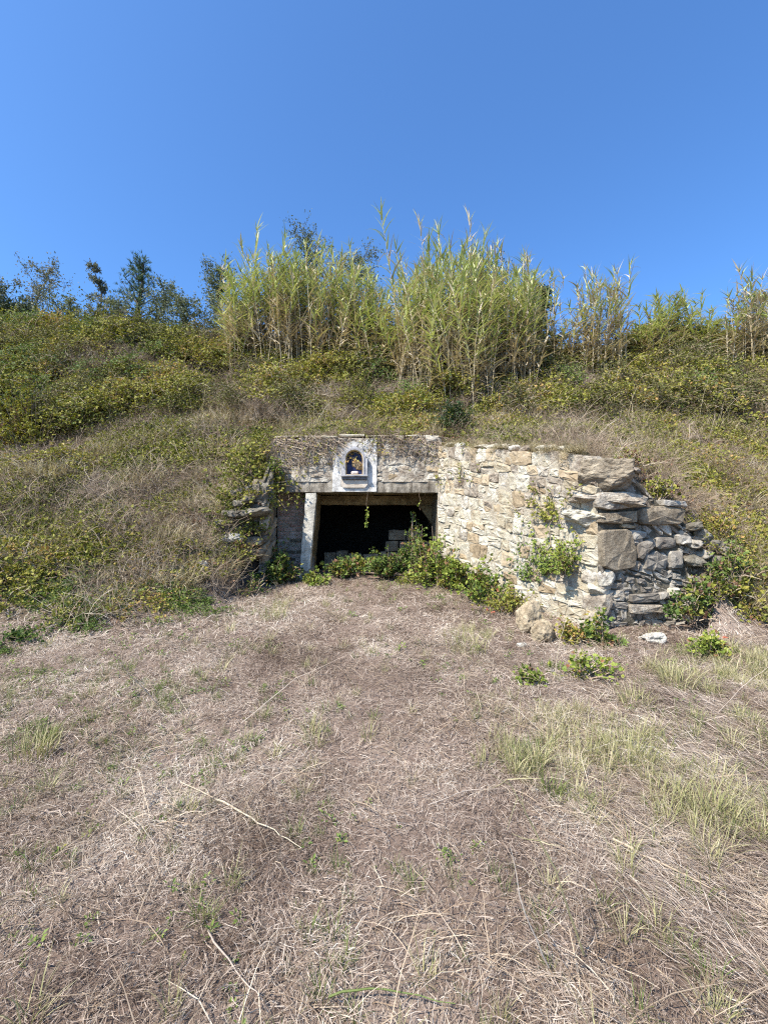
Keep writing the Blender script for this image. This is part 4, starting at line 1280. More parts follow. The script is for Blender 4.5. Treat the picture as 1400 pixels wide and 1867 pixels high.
def straw_field(name, label, y0, y1, per_m2, w, l, seed, lift):
    """single straws lying on the ground, as one mesh"""
    rg = np.random.default_rng(seed)
    area = .93 * (y1 ** 2 - y0 ** 2) + 1.4 * (y1 - y0)
    n = int(per_m2 * area)
    y = np.sqrt(y0 ** 2 + (y1 ** 2 - y0 ** 2) * rg.random(n))
    x = (rg.random(n) * 2 - 1) * (.93 * y + .7)
    r = relh(x, y)
    k = free(x, y) & (rg.random(n) < 1 - .35 * smooth(.25, 1.0, r)) & ((y < 7.95) | (r > .4))
    # bare and thick places, and a faint worn track to the opening
    tx = np.interp(y, [TRACK[i].y for i in range(len(TRACK))], [TRACK[i].x for i in range(len(TRACK))])
    k &= rg.random(n) < 1 - .5 * (1 - smooth(.1, .42, np.abs(x - tx) + .25 * (fbm(x, y, .4, 19) - .5)))
    k &= rg.random(n) < .55 + .9 * smooth(.3, .62, fbm(x, y, .33, 17))
    x, y = x[k], y[k]; n = len(x)
    cb = blobs(x, y, COMBED)
    ang = (fbm(x, y, .5, 33) - .5) * 14            # the mower laid it in swirls
    az = np.where(rg.random(n) < cb, rg.normal(2.5, .4, n), np.where(rg.random(n) < .45, rg.normal(0, .6, n) + ang, rg.random(n) * 6.283))
    L = l[0] + (l[1] - l[0]) * rg.random(n) ** 1.6 + cb * .10 * rg.random(n)
    W = w * (.6 + .8 * rg.random(n))
    el = np.abs(rg.normal(0, lift, n))
    nr = normals(x, y)
    z = top_z(x, y) + .002 + .022 * rg.random(n) ** 2
    d = np.stack([np.cos(az), np.sin(az), np.zeros(n)], -1)
    d[:, 2] = -(nr[:, 0] * d[:, 0] + nr[:, 1] * d[:, 1]) / nr[:, 2]
    rot = rg.normal(0, .6, n)
    side = np.stack([-np.sin(az + rot), np.cos(az + rot), rg.normal(0, .25, n)], -1)
    p0 = np.stack([x, y, z], -1)
    crook = rg.normal(0, .22, n)[:, None] * np.stack([-np.sin(az), np.cos(az), np.zeros(n)], -1)
    p1 = p0 + (d + nr * np.sin(el)[:, None] + crook) * (L * .5)[:, None]
    p2 = p1 + (d + nr * np.sin(el * .1 - .15)[:, None] - crook) * (L * .5)[:, None]
    hw = (W * .5)[:, None]
    V = np.stack([p0 - side * hw, p0 + side * hw, p1 + side * hw * .85, p1 - side * hw * .85, p2], 1).reshape(-1, 3)
    b = np.arange(n) * 5
    T1 = np.stack([b, b + 1, b + 2], -1); T2 = np.stack([b, b + 2, b + 3], -1); T3 = np.stack([b + 3, b + 2, b + 4], -1)
    F = np.concatenate([T1, T2, T3]).astype(np.int32)
    t = rg.random(n) ** 1.15
    t = np.clip(t + .55 * (fbm(x, y, .28, 41) - .55) + .4 * (fbm(x, y, 1.6, 47) - .5) + cb * .12, 0, 1)
    me = bpy.data.meshes.new(name)
    me.vertices.add(len(V)); me.vertices.foreach_set('co', V.astype(np.float32).ravel())
    me.loops.add(F.size); me.loops.foreach_set('vertex_index', F.ravel())
    me.polygons.add(len(F)); me.polygons.foreach_set('loop_start', np.arange(0, F.size, 3, dtype=np.int32))
    a = me.attributes.new('tint', 'FLOAT', 'POINT'); a.data.foreach_set('value', np.repeat(t, 5).astype(np.float32))
    me.materials.append(M['straw'])
    me.update(calc_edges=True)
    o = link(name, me)
    tag(o, label, kind='stuff')

def grow():
    # ---- mown dry grass on the level ground
    straw_field('dry_grass', 'short mown dry grass on the nearest ground', .95, 2.6, 14500, .0022, (.015, .085), 1, .34)
    straw_field('dry_grass', 'short mown dry grass over the middle ground', 2.55, 4.6, 6800, .0031, (.02, .11), 2, .34)
    straw_field('dry_grass', 'dry grass thatch running up to the wall and bank', 4.5, 8.4, 2500, .0052, (.04, .15), 3, .36)
    # pale and green tufts
    x, y, rg = sample(9000, 4, 1.2, 8.0, 1.0)
    pl = blobs(x, y, PALE)
    base = .015 + .06 * smooth(.52, .75, fbm(x, y, .9, 61))
    k = (rg.random(len(x)) < np.maximum(pl * .9, base)) & (relh(x, y) < .5) & free(x, y) & (y < 7.7)
    x, y = x[k], y[k]
    scatter('pale_grass', 'tuft_pale', np.stack([x, y, top_z(x, y)], -1), tilt_rot(normals(x, y), rg.random(len(x)) * 6.283, .4), .42 + .6 * rg.random(len(x)), 'pale yellow green grass tufts over the level ground')
    x, y, rg = sample(9000, 5, 1.2, 8.0, 1.0)
    g = smooth(.48, .70, fbm(x, y, .8, 71)) * .22 + blobs(x, y, PALE) * .2 + blobs(x, y, LEFTGREEN) * .6
    k = (rg.random(len(x)) < g) & (relh(x, y) < .8) & free(x, y) & (y < 7.7)
    x, y = x[k], y[k]
    scatter('green_grass', 'tuft_green', np.stack([x, y, top_z(x, y)], -1), tilt_rot(normals(x, y), rg.random(len(x)) * 6.283, .4), .25 + .45 * rg.random(len(x)), 'sparse green grass blades among the dry thatch')
    x, y, rg = sample(12000, 6, 1.3, 8.0, 1.0)
    g = smooth(.46, .70, fbm(x, y, .7, 81)) * .14 + blobs(x, y, GREENLOW) * .35 + blobs(x, y, LEFTGREEN) * .36
    k = (rg.random(len(x)) < g) & free(x, y) & (y < 7.7)
    x, y = x[k], y[k]
    scatter('green_weeds', 'weed', np.stack([x, y, top_z(x, y)], -1), tilt_rot(normals(x, y), rg.random(len(x)) * 6.283, .6), (.12 + .28 * rg.random(len(x))) * (1 + 1.0 * smooth(2.5, 6, y)), 'small green weeds scattered over ground and slope')
    x, y, rg = sample(3600, 7, 1.0, 8.0, 1.0)
    k = free(x, y) & (rg.random(len(x)) < .22 + .5 * smooth(.1, .5, relh(x, y)))
    x, y = x[k], y[k]
    scatter('dry_twigs', 'tangle_low', np.stack([x, y, top_z(x, y) + .01], -1), tilt_rot(normals(x, y), rg.random(len(x)) * 6.283, .9), .4 + .7 * rg.random(len(x)), 'thin dry twigs and stems strewn over the grass')

    x, y, rg = sample(1500, 8, 1.2, 7.5, 1.0)
    k = free(x, y) & (rg.random(len(x)) < .12 + .5 * smooth(.55, .7, fbm(x, y, .7, 151))) & (y < 7.7)
    x, y = x[k], y[k]
    scatter('dark_thatch', 'thatch', np.stack([x, y, top_z(x, y) + .004], -1), tilt_rot(normals(x, y), rg.random(len(x)) * 6.283, 1.0), .3 + .6 * rg.random(len(x)), 'matted dark brown clumps in the mown grass')
    # ---- the bank
    x, y, rg = sample(3300, 11, 4.0, 14.6, .8)
    r = relh(x, y)
    up = smooth(9.6, 10.6, y)
    dry = blobs(x, y, DRYBANK)
    pt = fbm(x, y, 1.3, 91)
    d = smooth(.0, .7, r + .5 * (fbm(x, y, .45, 161) - .5)) * (up * (.22 + .68 * smooth(.36, .56, pt)) + (1 - up) * (.17 + .45 * smooth(.42, .62, pt)))
    d *= 1 - .65 * dry
    k = (rg.random(len(x)) < d) & free(x, y)
    xs, ys = x[k], y[k]
    u = smooth(9.6, 10.6, ys)
    hi = rg.random(len(xs)) < u * .9
    X, Y = xs[hi], ys[hi]
    scatter('bramble_thicket', 'bramble', np.stack([X, Y, top_z(X, Y) + rg.random(len(X)) * .1], -1), tilt_rot(normals(X, Y), rg.random(len(X)) * 6.283, .6), .55 + .7 * rg.random(len(X)), 'dense olive bramble thicket over the upper bank')
    X, Y = xs[~hi], ys[~hi]
    scatter('bramble_carpet', 'bramble_low', np.stack([X, Y, top_z(X, Y) + rg.random(len(X)) * .03], -1), tilt_rot(normals(X, Y), rg.random(len(X)) * 6.283, .9), .6 + .6 * rg.random(len(X)), 'low trailing brambles over the lower slopes')
    x, y, rg = sample(1500, 16, 5.5, 14.0, .9)
    k = (rg.random(len(x)) < (.12 + .3 * smooth(9.4, 10.4, y)) * smooth(.4, .8, relh(x, y))) & free(x, y)
    x, y = x[k], y[k]
    scatter('arching_brambles', 'arching', np.stack([x, y, top_z(x, y)], -1), tilt_rot(normals(x, y), rg.random(len(x)) * 6.283, .4), (.4 + .7 * rg.random(len(x))) * (.6 + .5 * smooth(9, 10.5, y)), 'long arching bramble canes rising from the bank')
    x, y, rg = sample(1500, 17, 5.5, 13.8, .9)
    k = (rg.random(len(x)) < .22 * smooth(.4, .8, relh(x, y))) & free(x, y)
    x, y = x[k], y[k]
    scatter('dead_stalks', 'stalks', np.stack([x, y, top_z(x, y)], -1), tilt_rot(normals(x, y), rg.random(len(x)) * 6.283, .2), (.35 + .7 * rg.random(len(x))) * (.5 + .5 * smooth(8, 10.5, y)), 'thin upright dead stalks standing on the bank')
    # greener trails
    x, y, rg = sample(2600, 12, 3.9, 10.0, 1.0)
    k = (rg.random(len(x)) < blobs(x, y, GREENLOW) * .40 * smooth(.3, .6, fbm(x, y, .5, 131))) & free(x, y) & (relh(x, y) > .02)
    x, y = x[k], y[k]
    scatter('green_trailing_brambles', 'bramble_green', np.stack([x, y, top_z(x, y) + .02], -1), tilt_rot(normals(x, y), rg.random(len(x)) * 6.283, .9), .28 + .42 * rg.random(len(x)), 'fresh green trailing brambles in patches on the slopes')
    # dead stems everywhere on the bank, thick in dry patches
    x, y, rg = sample(2600, 13, 4.2, 14.4, .85)
    r = relh(x, y)
    d = smooth(.15, .5, r) * (.20 + .42 * smooth(.45, .66, fbm(x, y, .9, 95)) + .2 * blobs(x, y, DRYBANK))
    k = (rg.random(len(x)) < d) & free(x, y)
    x, y = x[k], y[k]
    scatter('dead_stems', 'tangle', np.stack([x, y, top_z(x, y) + .25 * smooth(10, 11, y)], -1), tilt_rot(normals(x, y), rg.random(len(x)) * 6.283, .6), .5 + .6 * rg.random(len(x)), 'grey brown dead stems tangled over the bank')
    # dry standing grass in the pale bands
    x, y, rg = sample(1900, 14, 5.0, 12.5, .9)
    r = relh(x, y)
    d = smooth(.1, .4, r) * (blobs(x, y, DRYBANK) * .55 + .16)
    k = (rg.random(len(x)) < d) & free(x, y)
    x, y = x[k], y[k]
    scatter('bank_grass', 'tuft_bank', np.stack([x, y, top_z(x, y)], -1), tilt_rot(normals(x, y), rg.random(len(x)) * 6.283, .6), .5 + .6 * rg.random(len(x)), 'bleached standing grass in bands across the bank')
    # dry grass and dead stems spilling over the wall tops
    rg = np.random.default_rng(77)
    Uw = np.array([WB.x - WA.x, WB.y - WA.y]); Lw = np.hypot(*Uw); Uw /= Lw; Nb = np.array([-Uw[1], Uw[0]]); Nb = Nb if Nb[0] > 0 else -Nb
    u = rg.random(90) * (Lw - .3); w = .06 + .5 * rg.random(90) ** 1.3
    x = WA.x + Uw[0] * u + Nb[0] * w; y = WA.y + Uw[1] * u + Nb[1] * w; z = 2.97 - .62 * u / Lw
    x = np.concatenate([x, -2.0 + 3.0 * rg.random(46)]); y = np.concatenate([y, 8.02 + .3 * rg.random(46)]); z = np.concatenate([z, np.full(46, 3.13)])
    keep = rg.random(len(x)) < .8
    x, y, z = x[keep], y[keep], z[keep]; n = len(x); h = n // 2
    rot = np.stack([rg.normal(.35, .25, n), rg.normal(-.1, .25, n), rg.random(n) * 6.283], -1)
    scatter('wall_top_grass', 'tuft_bank', np.stack([x, y, z], -1)[:h], rot[:h], .22 + .28 * rg.random(h), 'dry grass spilling over the tops of the walls')
    scatter('wall_top_stems', 'tangle', np.stack([x, y, z], -1)[h:], rot[h:], .22 + .3 * rg.random(n - h), 'dead stems matted over the tops of the walls')
    x, y, rg = sample(2500, 15, 4.8, 13.5, .9)
    k = (rg.random(len(x)) < .4 * smooth(.1, .4, relh(x, y))) & free(x, y)
    x, y = x[k], y[k]
    scatter('fallen_leaves', 'litter', np.stack([x, y, top_z(x, y) + .03], -1), tilt_rot(normals(x, y), rg.random(len(x)) * 6.283, .9), .6 + .8 * rg.random(len(x)), 'brown and reddish fallen leaves over the slopes')
grow()

# ------------------------------------------------------------------ giant reeds
def cane_meshes(seed, h, dry, leaf_from=.3):
    """returns (stem mesh, leaf mesh) of one reed cane"""
    b = MB(seed); r = b.r
    lean_az = r.uniform(0, 6.283); lean = r.uniform(.02, .10)
    pts = []
    n = 8
    for i in range(n + 1):
        k = i / n
        q = lean * h * k * k
        pts.append(Vector((math.cos(lean_az) * q, math.sin(lean_az) * q, h * k)))
    b.tube(pts, [.011 - .007 * i / n for i in range(n + 1)], 4, r.random())
    stem = b.mesh('cane', 'cane')
    l = MB(seed + 5); r = l.r
    def along(k):
        i = min(n - 1, int(k * n)); return pts[i].lerp(pts[i + 1], k * n - i)
    cnt = int(32 * (1 - leaf_from) / .6)
    for i in range(cnt):
        k = leaf_from + (1 - leaf_from) * (i + r.random()) / cnt
        p = along(min(k, .999))
        top = smooth(.6, 1.0, np.array(k))
        az = (i % 2) * 3.14 + r.gauss(0, .9)
        low_dry = r.random() < dry + .9 * (1 - float(smooth(.42, .8, np.array(k))))
        l.mi = 1 if low_dry else 0
        if low_dry and r.random() < .5:      # hanging withered leaf
            l.blade(p, az, r.uniform(-.2, .6), r.uniform(.25, .5), r.uniform(.015, .028), r.uniform(1.2, 2.4), 4, r.random(), r.uniform(-.8, .8))
        else:
            l.blade(p, az, r.uniform(.55, 1.2) + .15 * float(top), r.uniform(.38, .72) * (1 - .2 * float(top)), r.uniform(.03, .05), r.uniform(.3, 1.5) * (1 - .5 * float(top)), 4, r.random(), r.uniform(-.7, .7))
    for i in range(5):
        l.mi = 0 if r.random() > dry else 1
        l.blade(along(.985), i * 1.26 + r.random(), r.uniform(.8, 1.4), r.uniform(.22, .42), .024, r.uniform(.1, .8), 4, r.random(), r.uniform(-.6, .6))
    return stem, l.mesh('foliage', ['reed_green', 'reed_dry'])

REEDS = [cane_meshes(500 + i, 4.0, .14 + .07 * (i % 4), .30 + .03 * (i % 3)) for i in range(10)] + [cane_meshes(520 + i, 4.0, .6, .3) for i in range(4)] + [cane_meshes(530 + i, 4.0, .25, .12) for i in range(4)]

def reed_clump(label, cane_spots, seed, kinds, hgt, sway=.085):
    """cane_spots: list of (x, y, height); canes are parts, each with its foliage"""
    r = random.Random(seed)
    cx = sum(c[0] for c in cane_spots) / len(cane_spots); cy = sum(c[1] for c in cane_spots) / len(cane_spots)
    root = empty('giant_reed_clump', (cx, cy, float(top_z(np.array([cx]), np.array([cy]))[0])), label, 'reeds', 'giant reed clumps along the crest')
    zs = top_z(np.array([c[0] for c in cane_spots]), np.array([c[1] for c in cane_spots]))
    for (x, y, h), z in zip(cane_spots, zs):
        st, lf = REEDS[r.choice(kinds)]
        s = h / 4.0
        c = link('cane', st, root, Vector((x, y, z - .05)) - root.location, (r.gauss(0, sway), r.gauss(0, sway), r.uniform(0, 6.283)), (1, 1, s))
        link('foliage', lf, c)

def px_x(px, Y): return (px - 700) / FPX * Y

def clump_spots(seed, n, x0, x1, y0, y1, topf, jitter=.35):
    """canes between photo columns x0..x1 at distances y0..y1, with tops near the measured row topf(px)"""
    r = random.Random(seed); out = []
    for _ in range(n):
        px = r.uniform(x0, x1); Y = r.uniform(y0, y1)
        x = px_x(px, Y)
        z = float(top_z(np.array([x]), np.array([Y]))[0])
        zt = at(px, topf(px) + r.triangular(-8, 70, 12), Y).z
        out.append((x, Y, max(1.2, (zt - z) * (r.uniform(.9, 1.0) if r.random() < .6 else r.uniform(.55, .9)))))
    return out

def interp(tab):
    xs = [t[0] for t in tab]; ys = [t[1] for t in tab]
    return lambda p: float(np.interp(p, xs, ys))

topA = interp([(400, 520), (440, 475), (480, 452), (560, 448), (640, 466), (680, 500), (700, 520)])
topB = interp([(690, 540), (716, 515), (745, 485), (780, 455), (830, 440), (880, 450), (940, 470), (985, 490), (1010, 540)])
G_ = list(range(10))
spA = clump_spots(1, 250, 415, 694, 11.9, 13.6, topA)
spA += [(px_x(px, 12.4), 12.4, at(px, py, 12.4).z - 5.9) for px, py in ((452, 418), (418, 452), (478, 425), (615, 432), (500, 424), (530, 440), (655, 450), (700, 470))]
reed_clump('broad dense green reed clump left of the gap, shorter even top', spA, 31, G_ + [10, 11], None)
spB = clump_spots(2, 265, 716, 980, 10.9, 13.2, topB)
spB += [(px_x(px, 11.6), 11.6, at(px, py, 11.6).z - 5.0) for px, py in ((735, 388), (836, 366), (828, 400), (862, 392), (790, 412), (818, 415), (750, 440), (945, 440), (955, 450), (990, 455), (845, 392), (805, 430), (875, 420))]
spB += clump_spots(8, 14, 690, 722, 12.2, 13.2, interp([(690, 545), (722, 535)]))
reed_clump('tallest reed clump with straw coloured canes directly above the cream wall', spB, 32, G_ + [10, 11, 12], None)
spF = clump_spots(6, 46, 770, 905, 10.2, 10.9, interp([(760, 520), (830, 470), (910, 520)]))
reed_clump('loose forward reed canes standing in front of the tallest clump', spF, 36, G_ + [10, 12, 13], None)
spC = clump_spots(3, 13, 1014, 1056, 12.0, 12.8, interp([(1000, 555), (1030, 525), (1060, 535)])) + clump_spots(7, 34, 1068, 1136, 11.9, 12.7, interp([(1060, 505), (1090, 480), (1140, 485)]))
spC += [(px_x(px, 12.2), 12.2, at(px, py, 12.2).z - 5.9) for px, py in ((1080, 440), (1145, 440), (1105, 462), (1010, 465), (1090, 470), (1120, 490), (1147, 470))]
reed_clump('thin dry whitish reed clump standing alone against the sky', spC, 33, [3, 10, 11, 12, 13, 10, 12, 13], None, .04)
spD = clump_spots(4, 80, 1180, 1296, 12.5, 13.4, interp([(1160, 575), (1190, 545), (1215, 530), (1265, 518), (1300, 545)]))
reed_clump('low bushy blue green reed clump leaning rightward on crest', spD, 34, [14, 15, 16, 17, 1, 4], None)
spE = clump_spots(5, 24, 1328, 1420, 11.6, 12.4, interp([(1320, 540), (1350, 490), (1420, 470)]))
spE += [(px_x(px, 11.9), 11.9, at(px, py, 11.9).z - 6.3) for px, py in ((1345, 465), (1362, 470), (1378, 462), (1396, 455))]
reed_clump('sparse pale reed clump at the edge of the frame beside red tinged brambles', spE, 35, [3, 10, 11, 12, 13], None, .04)

# ------------------------------------------------------------------ trees on the crest
def tree(name, label, px, py_top, Y, half_w, mat, seed, sparse=1.0, leafs=(.10, .17), crown_from=.25, conic=.5, n_limb=16, group='trees behind the crest', ntw=14, nlf=24):
    """half_w in photo pixels"""
    x = px_x(px, Y)
    z = float(terrain(np.array([x]), np.array([Y]))[0]) - .1
    H = at(px, py_top, Y).z - z
    R = half_w / FPX * Y
    root = empty(name, (x, Y, z), label, 'tree', group)
    tr = MB(seed); r = tr.r
    cr = MB(seed + 1)
    n = 9
    spine = [Vector((.03 * H * math.sin(i * 1.1 + seed), .03 * H * math.cos(i * .9 + seed), H * .96 * i / n)) for i in range(n + 1)]
    spine[0] = Vector((0, 0, 0))
    tr.tube(spine, [.010 * H * (1 - .9 * i / n) + .006 for i in range(n + 1)], 6, .5)
    def on(k):
        i = min(n - 1, int(k * n)); return spine[i].lerp(spine[i + 1], k * n - i)
    for i in range(n_limb):
        k = crown_from + (1 - crown_from) * ((i + r.random()) / n_limb)
        b0 = on(min(.99, k * .97))
        az = i * 2.4 + r.gauss(0, .3)
        kk = (k - crown_from) / (1 - crown_from)
        ln = R * (1 - conic * kk) * r.uniform(.7, 1.15) * (1 if kk > .12 else .75)
        el = r.uniform(.15, .9)
        pts = [b0]
        for s in range(4):
            d = Vector((math.cos(az) * math.cos(el), math.sin(az) * math.cos(el), math.sin(el)))
            pts.append(pts[-1] + d * ln / 4); az += r.gauss(0, .25); el += r.gauss(0, .2)
        tr.tube(pts, [.004 * H * (1 - .7 * kk) + .004, .003 * H * (1 - .7 * kk) + .004, .009, .006, .004], 4, r.random())
        for _ in range(int(ntw * sparse) + 1):
            kq = r.random() * 4; jq = min(3, int(kq)); p = pts[jq].lerp(pts[jq + 1], kq - jq)
            d = (uvec(r) + Vector((0, 0, .3))).normalized() * ln * r.uniform(.2, .5)
            tr.tube([p, p + d * .5 + uvec(r) * .03, p + d], [.006, .005, .003], 3, r.random())
            t0 = r.random()
            for _ in range(int(nlf)):
                q = p + d * r.uniform(.1, 1.2) + uvec(r) * ln * .28 * r.random()
                s = r.uniform(*leafs) * .72
                cr.leaf(q, uvec(r), uvec(r), s, s * .45, min(1, max(0, t0 + r.gauss(0, .2))))
    tr.build('trunk', 'bark', root)
    cr.build('crown', mat, root)

def pine(label, px, py_top, Y, half_w, seed):
    x = px_x(px, Y); z = float(terrain(np.array([x]), np.array([Y]))[0]) - .1
    H = at(px, py_top, Y).z - z; R = half_w / FPX * Y
    root = empty('pine_tree', (x, Y, z), label, 'tree', 'trees behind the crest')
    tr = MB(seed); r = tr.r; cr = MB(seed + 1)
    tr.tube([Vector((0, 0, H * i / 8)) + Vector((.02 * H * math.sin(i), 0, 0)) for i in range(9)], [.03 * H * (1 - .85 * i / 8) for i in range(9)], 6, .5)
    for lev in range(9):
        k = .35 + .62 * lev / 8
        for q in range(6):
            az = q * 1.05 + lev * .5 + r.gauss(0, .15)
            ln = R * (1.15 - .85 * (lev / 8) ** 1.6) * r.uniform(.75, 1.1)
            el = r.uniform(.15, .5) + .5 * lev / 8
            b0 = Vector((0, 0, H * k))
            pts = [b0]
            for s in range(3):
                pts.append(pts[-1] + Vector((math.cos(az) * math.cos(el), math.sin(az) * math.cos(el), math.sin(el))) * ln / 3); el += .15
            tr.tube(pts, [.04, .03, .02, .01], 4, .4)
            for _ in range(13):
                p = pts[1].lerp(pts[3], r.random()) + uvec(r) * .26
                ax = (uvec(r) + Vector((math.cos(az) * .5, math.sin(az) * .5, .7))).normalized()
                t = r.random()
                for _ in range(9):
                    d = (ax + uvec(r) * .75).normalized()
                    cr.leaf(p, d, uvec(r), r.uniform(.16, .26), .022, t)
    tr.build('trunk', 'bark', root); cr.build('crown', 'pine', root)

pine('dark green pine with dense rounded top on the crest', 250, 482, 21.0, 62, 801)
def T_(kind, label, px, top, Y, hw, mat, seed, sparse=1.0, **k):
    thin = mat in ('tree_rust', 'tree_grey')
    tree(kind, label, px, top, Y, hw * (1.2 if thin else 1.0), mat, seed, sparse=sparse * (.9 if thin else 1.0), nlf=18 if thin else 24, **k)
T_('sapling_tree', 'tall thin open tree with rusty sparse leaves nearest the pine', 167, 462, 18.5, 40, 'tree_rust', 811, sparse=.5, conic=.72, n_limb=34, crown_from=.1)
T_('sapling_tree', 'broad open rusty leaved tree between frame edge and thin tree', 72, 470, 18.0, 62, 'tree_rust', 821, sparse=.5, conic=.5, n_limb=36, crown_from=.1)
T_('sapling_tree', 'rusty sparse tree cut by the frame edge above dark bush', 2, 505, 17.5, 55, 'tree_rust', 831, sparse=.5, conic=.45, n_limb=30, crown_from=.1)
T_('sapling_tree', 'small grey green tree growing in front of the pine', 288, 508, 17.0, 58, 'tree_grey', 841, sparse=.6, conic=.5, n_limb=30, crown_from=.1)
T_('sapling_tree', 'low grey green tree between the pine and the reeds', 338, 540, 16.5, 50, 'tree_grey', 845, sparse=.8, conic=.4, n_limb=26, crown_from=.05)
T_('sapling_tree', 'low grey green tree below thin rusty tree', 205, 540, 16.6, 52, 'tree_grey', 847, sparse=.8, conic=.4, n_limb=26, crown_from=.05)
T_('sapling_tree', 'low olive tree filling the crest under broad rusty tree', 115, 556, 16.0, 60, 'tree_grey', 848, sparse=.9, conic=.35, n_limb=26, crown_from=.05)
T_('broadleaf_tree', 'dense grey green tree touching the end of the reed mass', 402, 486, 17.0, 62, 'tree_grey', 851, sparse=1.0, conic=.5, n_limb=34, crown_from=.08)
T_('broadleaf_tree', 'lacy grey green treetop showing above the broad reed clump', 556, 418, 18.0, 82, 'tree_grey', 861, sparse=.7, conic=.55, n_limb=40, crown_from=.2)
T_('broadleaf_tree', 'grey green tree behind the dip between the two reed clumps', 652, 450, 18.0, 72, 'tree_grey', 871, sparse=.8, conic=.5, n_limb=36, crown_from=.15)
T_('broadleaf_tree', 'dark tree behind the tallest reeds', 880, 480, 18.0, 80, 'tree_dark', 881, sparse=1.0, conic=.4, n_limb=30, crown_from=.1)
T_('broadleaf_tree', 'very dark dense tree at the end of the tallest reeds', 980, 520, 15.0, 46, 'tree_dark', 891, sparse=1.9, conic=.35, n_limb=36, crown_from=.05)
T_('broadleaf_tree', 'dark green rounded bush tree low at the frame edge', 24, 562, 15.5, 62, 'tree_dark', 895, sparse=1.4, conic=.3, n_limb=30, crown_from=.03)
T_('sapling_tree', 'bare rusty shrub tree at the frame edge beside sparse reeds', 1385, 540, 14.2, 55, 'tree_rust', 899, sparse=.35, conic=.4, n_limb=30, crown_from=.05)

# ------------------------------------------------------------------ single plants
def bush(name, label, cat, base, size, mats, seed, n=30, leaf=(.03, .05), upright=.6, lean=(0, 0, 0), group=None, dens=2, sub=7, dead=.22):
    """a ragged bush: arching canes of unequal length that carry three-part leaves, some withered; base is a point, size = (rx, ry, h)"""
    root = empty(name, base, label, cat, group)
    st = MB(seed); lf = MB(seed + 1); r = st.r
    lobes = [(r.uniform(0, 6.283), r.uniform(.25, .8), r.uniform(.5, 1.15)) for _ in range(5)]
    for i_ in range(n):
        la, lq, lh = r.choice(lobes)
        az = r.gauss(la, .7); q = min(1.35, abs(r.gauss(lq, .3)))
        tip = Vector((math.cos(az) * q * size[0], math.sin(az) * q * size[1], size[2] * lh * (1 - .45 * q * q) * r.uniform(.25, 1.05)))
        if tip.z < .03: tip.z = .03
        b0 = Vector((math.cos(az) * q * size[0] * .35, math.sin(az) * q * size[1] * .35, 0))
        mid = b0.lerp(tip, .5) + Vector((r.gauss(0, .05), r.gauss(0, .05), size[2] * .28 * r.random()))
        pts = []
        for i in range(6):
            t = i / 5
            pts.append(b0 * (1 - t) ** 2 + mid * 2 * t * (1 - t) + tip * t * t + uvec(r) * .008)
        st.tube(pts, [.005, .0045, .004, .0035, .003, .002], 3, r.random())
        if r.random() < .18: continue           # bare dead cane
        withered = r.random() < dead
        for i in range(sub * dens):
            k = .15 + .85 * r.random()
            j = min(4, int(k * 5)); p = pts[j].lerp(pts[j + 1], k * 5 - j)
            d0 = (uvec(r) + Vector((0, -.15, upright))).normalized()
            tp = p + d0 * r.uniform(.02, .07)
            nrm = (uvec(r) * .8 + Vector((-.2, -.3, 1))).normalized()
            t = r.random()
            lf.mi = (2 if r.random() < .3 else 1) if withered or r.random() < .1 else 0
            sc = r.uniform(.55, 1.15)
            for e in (-1, 0, 1):
                d = (d0 + d0.cross(nrm) * e * .9 + uvec(r) * .25).normalized()
                s = r.uniform(*leaf) * sc
                lf.leaf(tp, d, nrm, s * 1.35, s, min(1, max(0, t + r.gauss(0, .12))), r.uniform(.1, .4))
    st.build('stem', mats[0], root); lf.build('foliage', [mats[1], 'bramble', 'dry_leaf'], root)
    return root

def bush_on(name, label, cat, px, Y, size, mats, seed, **kw):
    x = px_x(px, Y)
    return bush(name, label, cat, Vector((x, Y, float(top_z(np.array([x]), np.array([Y]))[0]) - .02)), size, mats, seed, **kw)

def bush_at(name, label, cat, px, py, size, mats, seed, Y=None, **kw):
    p = hit(px, py) if Y is None else at(px, py, Y)
    return bush(name, label, cat, p, size, mats, seed, **kw)

DS = 'dead_stem'
bush_on('shrub', 'small dense dark green shrub above the junction of facade and cream wall', 'shrub', 836, 8.65, (.52, .34, .85), (DS, 'shrub_dark'), 901, n=240, leaf=(.02, .034), dens=5, dead=.0)
bush_at('bramble_bush', 'lime green bramble mound where opening meets the cream wall', 'bramble', 800, 1075, (.50, .45, 1.05), (DS, 'bramble_lime'), 902, Y=7.4, n=105, dens=3)
bush_at('bramble_bush', 'lime green bramble trailing along the foot of cream wall', 'bramble', 868, 1100, (.42, .45, .62), (DS, 'bramble_lime'), 903, n=64, dens=3)
bush_at('bramble_bush', 'brownish bramble before the middle of the cream wall', 'bramble', 932, 1120, (.48, .40, .42), (DS, 'bramble'), 904, n=62, leaf=(.02, .035), dens=2)
bush_at('bramble_bush', 'dark green bramble filling the brick bay beside the pier', 'bramble', 508, 1070, (.46, .42, .78), (DS, 'bramble_green'), 905, Y=7.6, n=95, dens=3)
bush_at('bramble_bush', 'bright green bramble at the foot of the pier', 'bramble', 565, 1085, (.34, .26, .52), (DS, 'bramble_lime'), 906, Y=7.5, n=56, dens=3)
bush_at('bramble_bush', 'green bramble across the threshold beside the pier', 'bramble', 630, 1050, (.42, .25, .44), (DS, 'bramble_green'), 907, Y=8.05, n=46, dens=3)
bush_at('bramble_bush', 'green and yellow bramble across the middle of the threshold', 'bramble', 705, 1050, (.50, .3, .52), (DS, 'bramble_green'), 908, Y=8.0, n=72, dens=3)
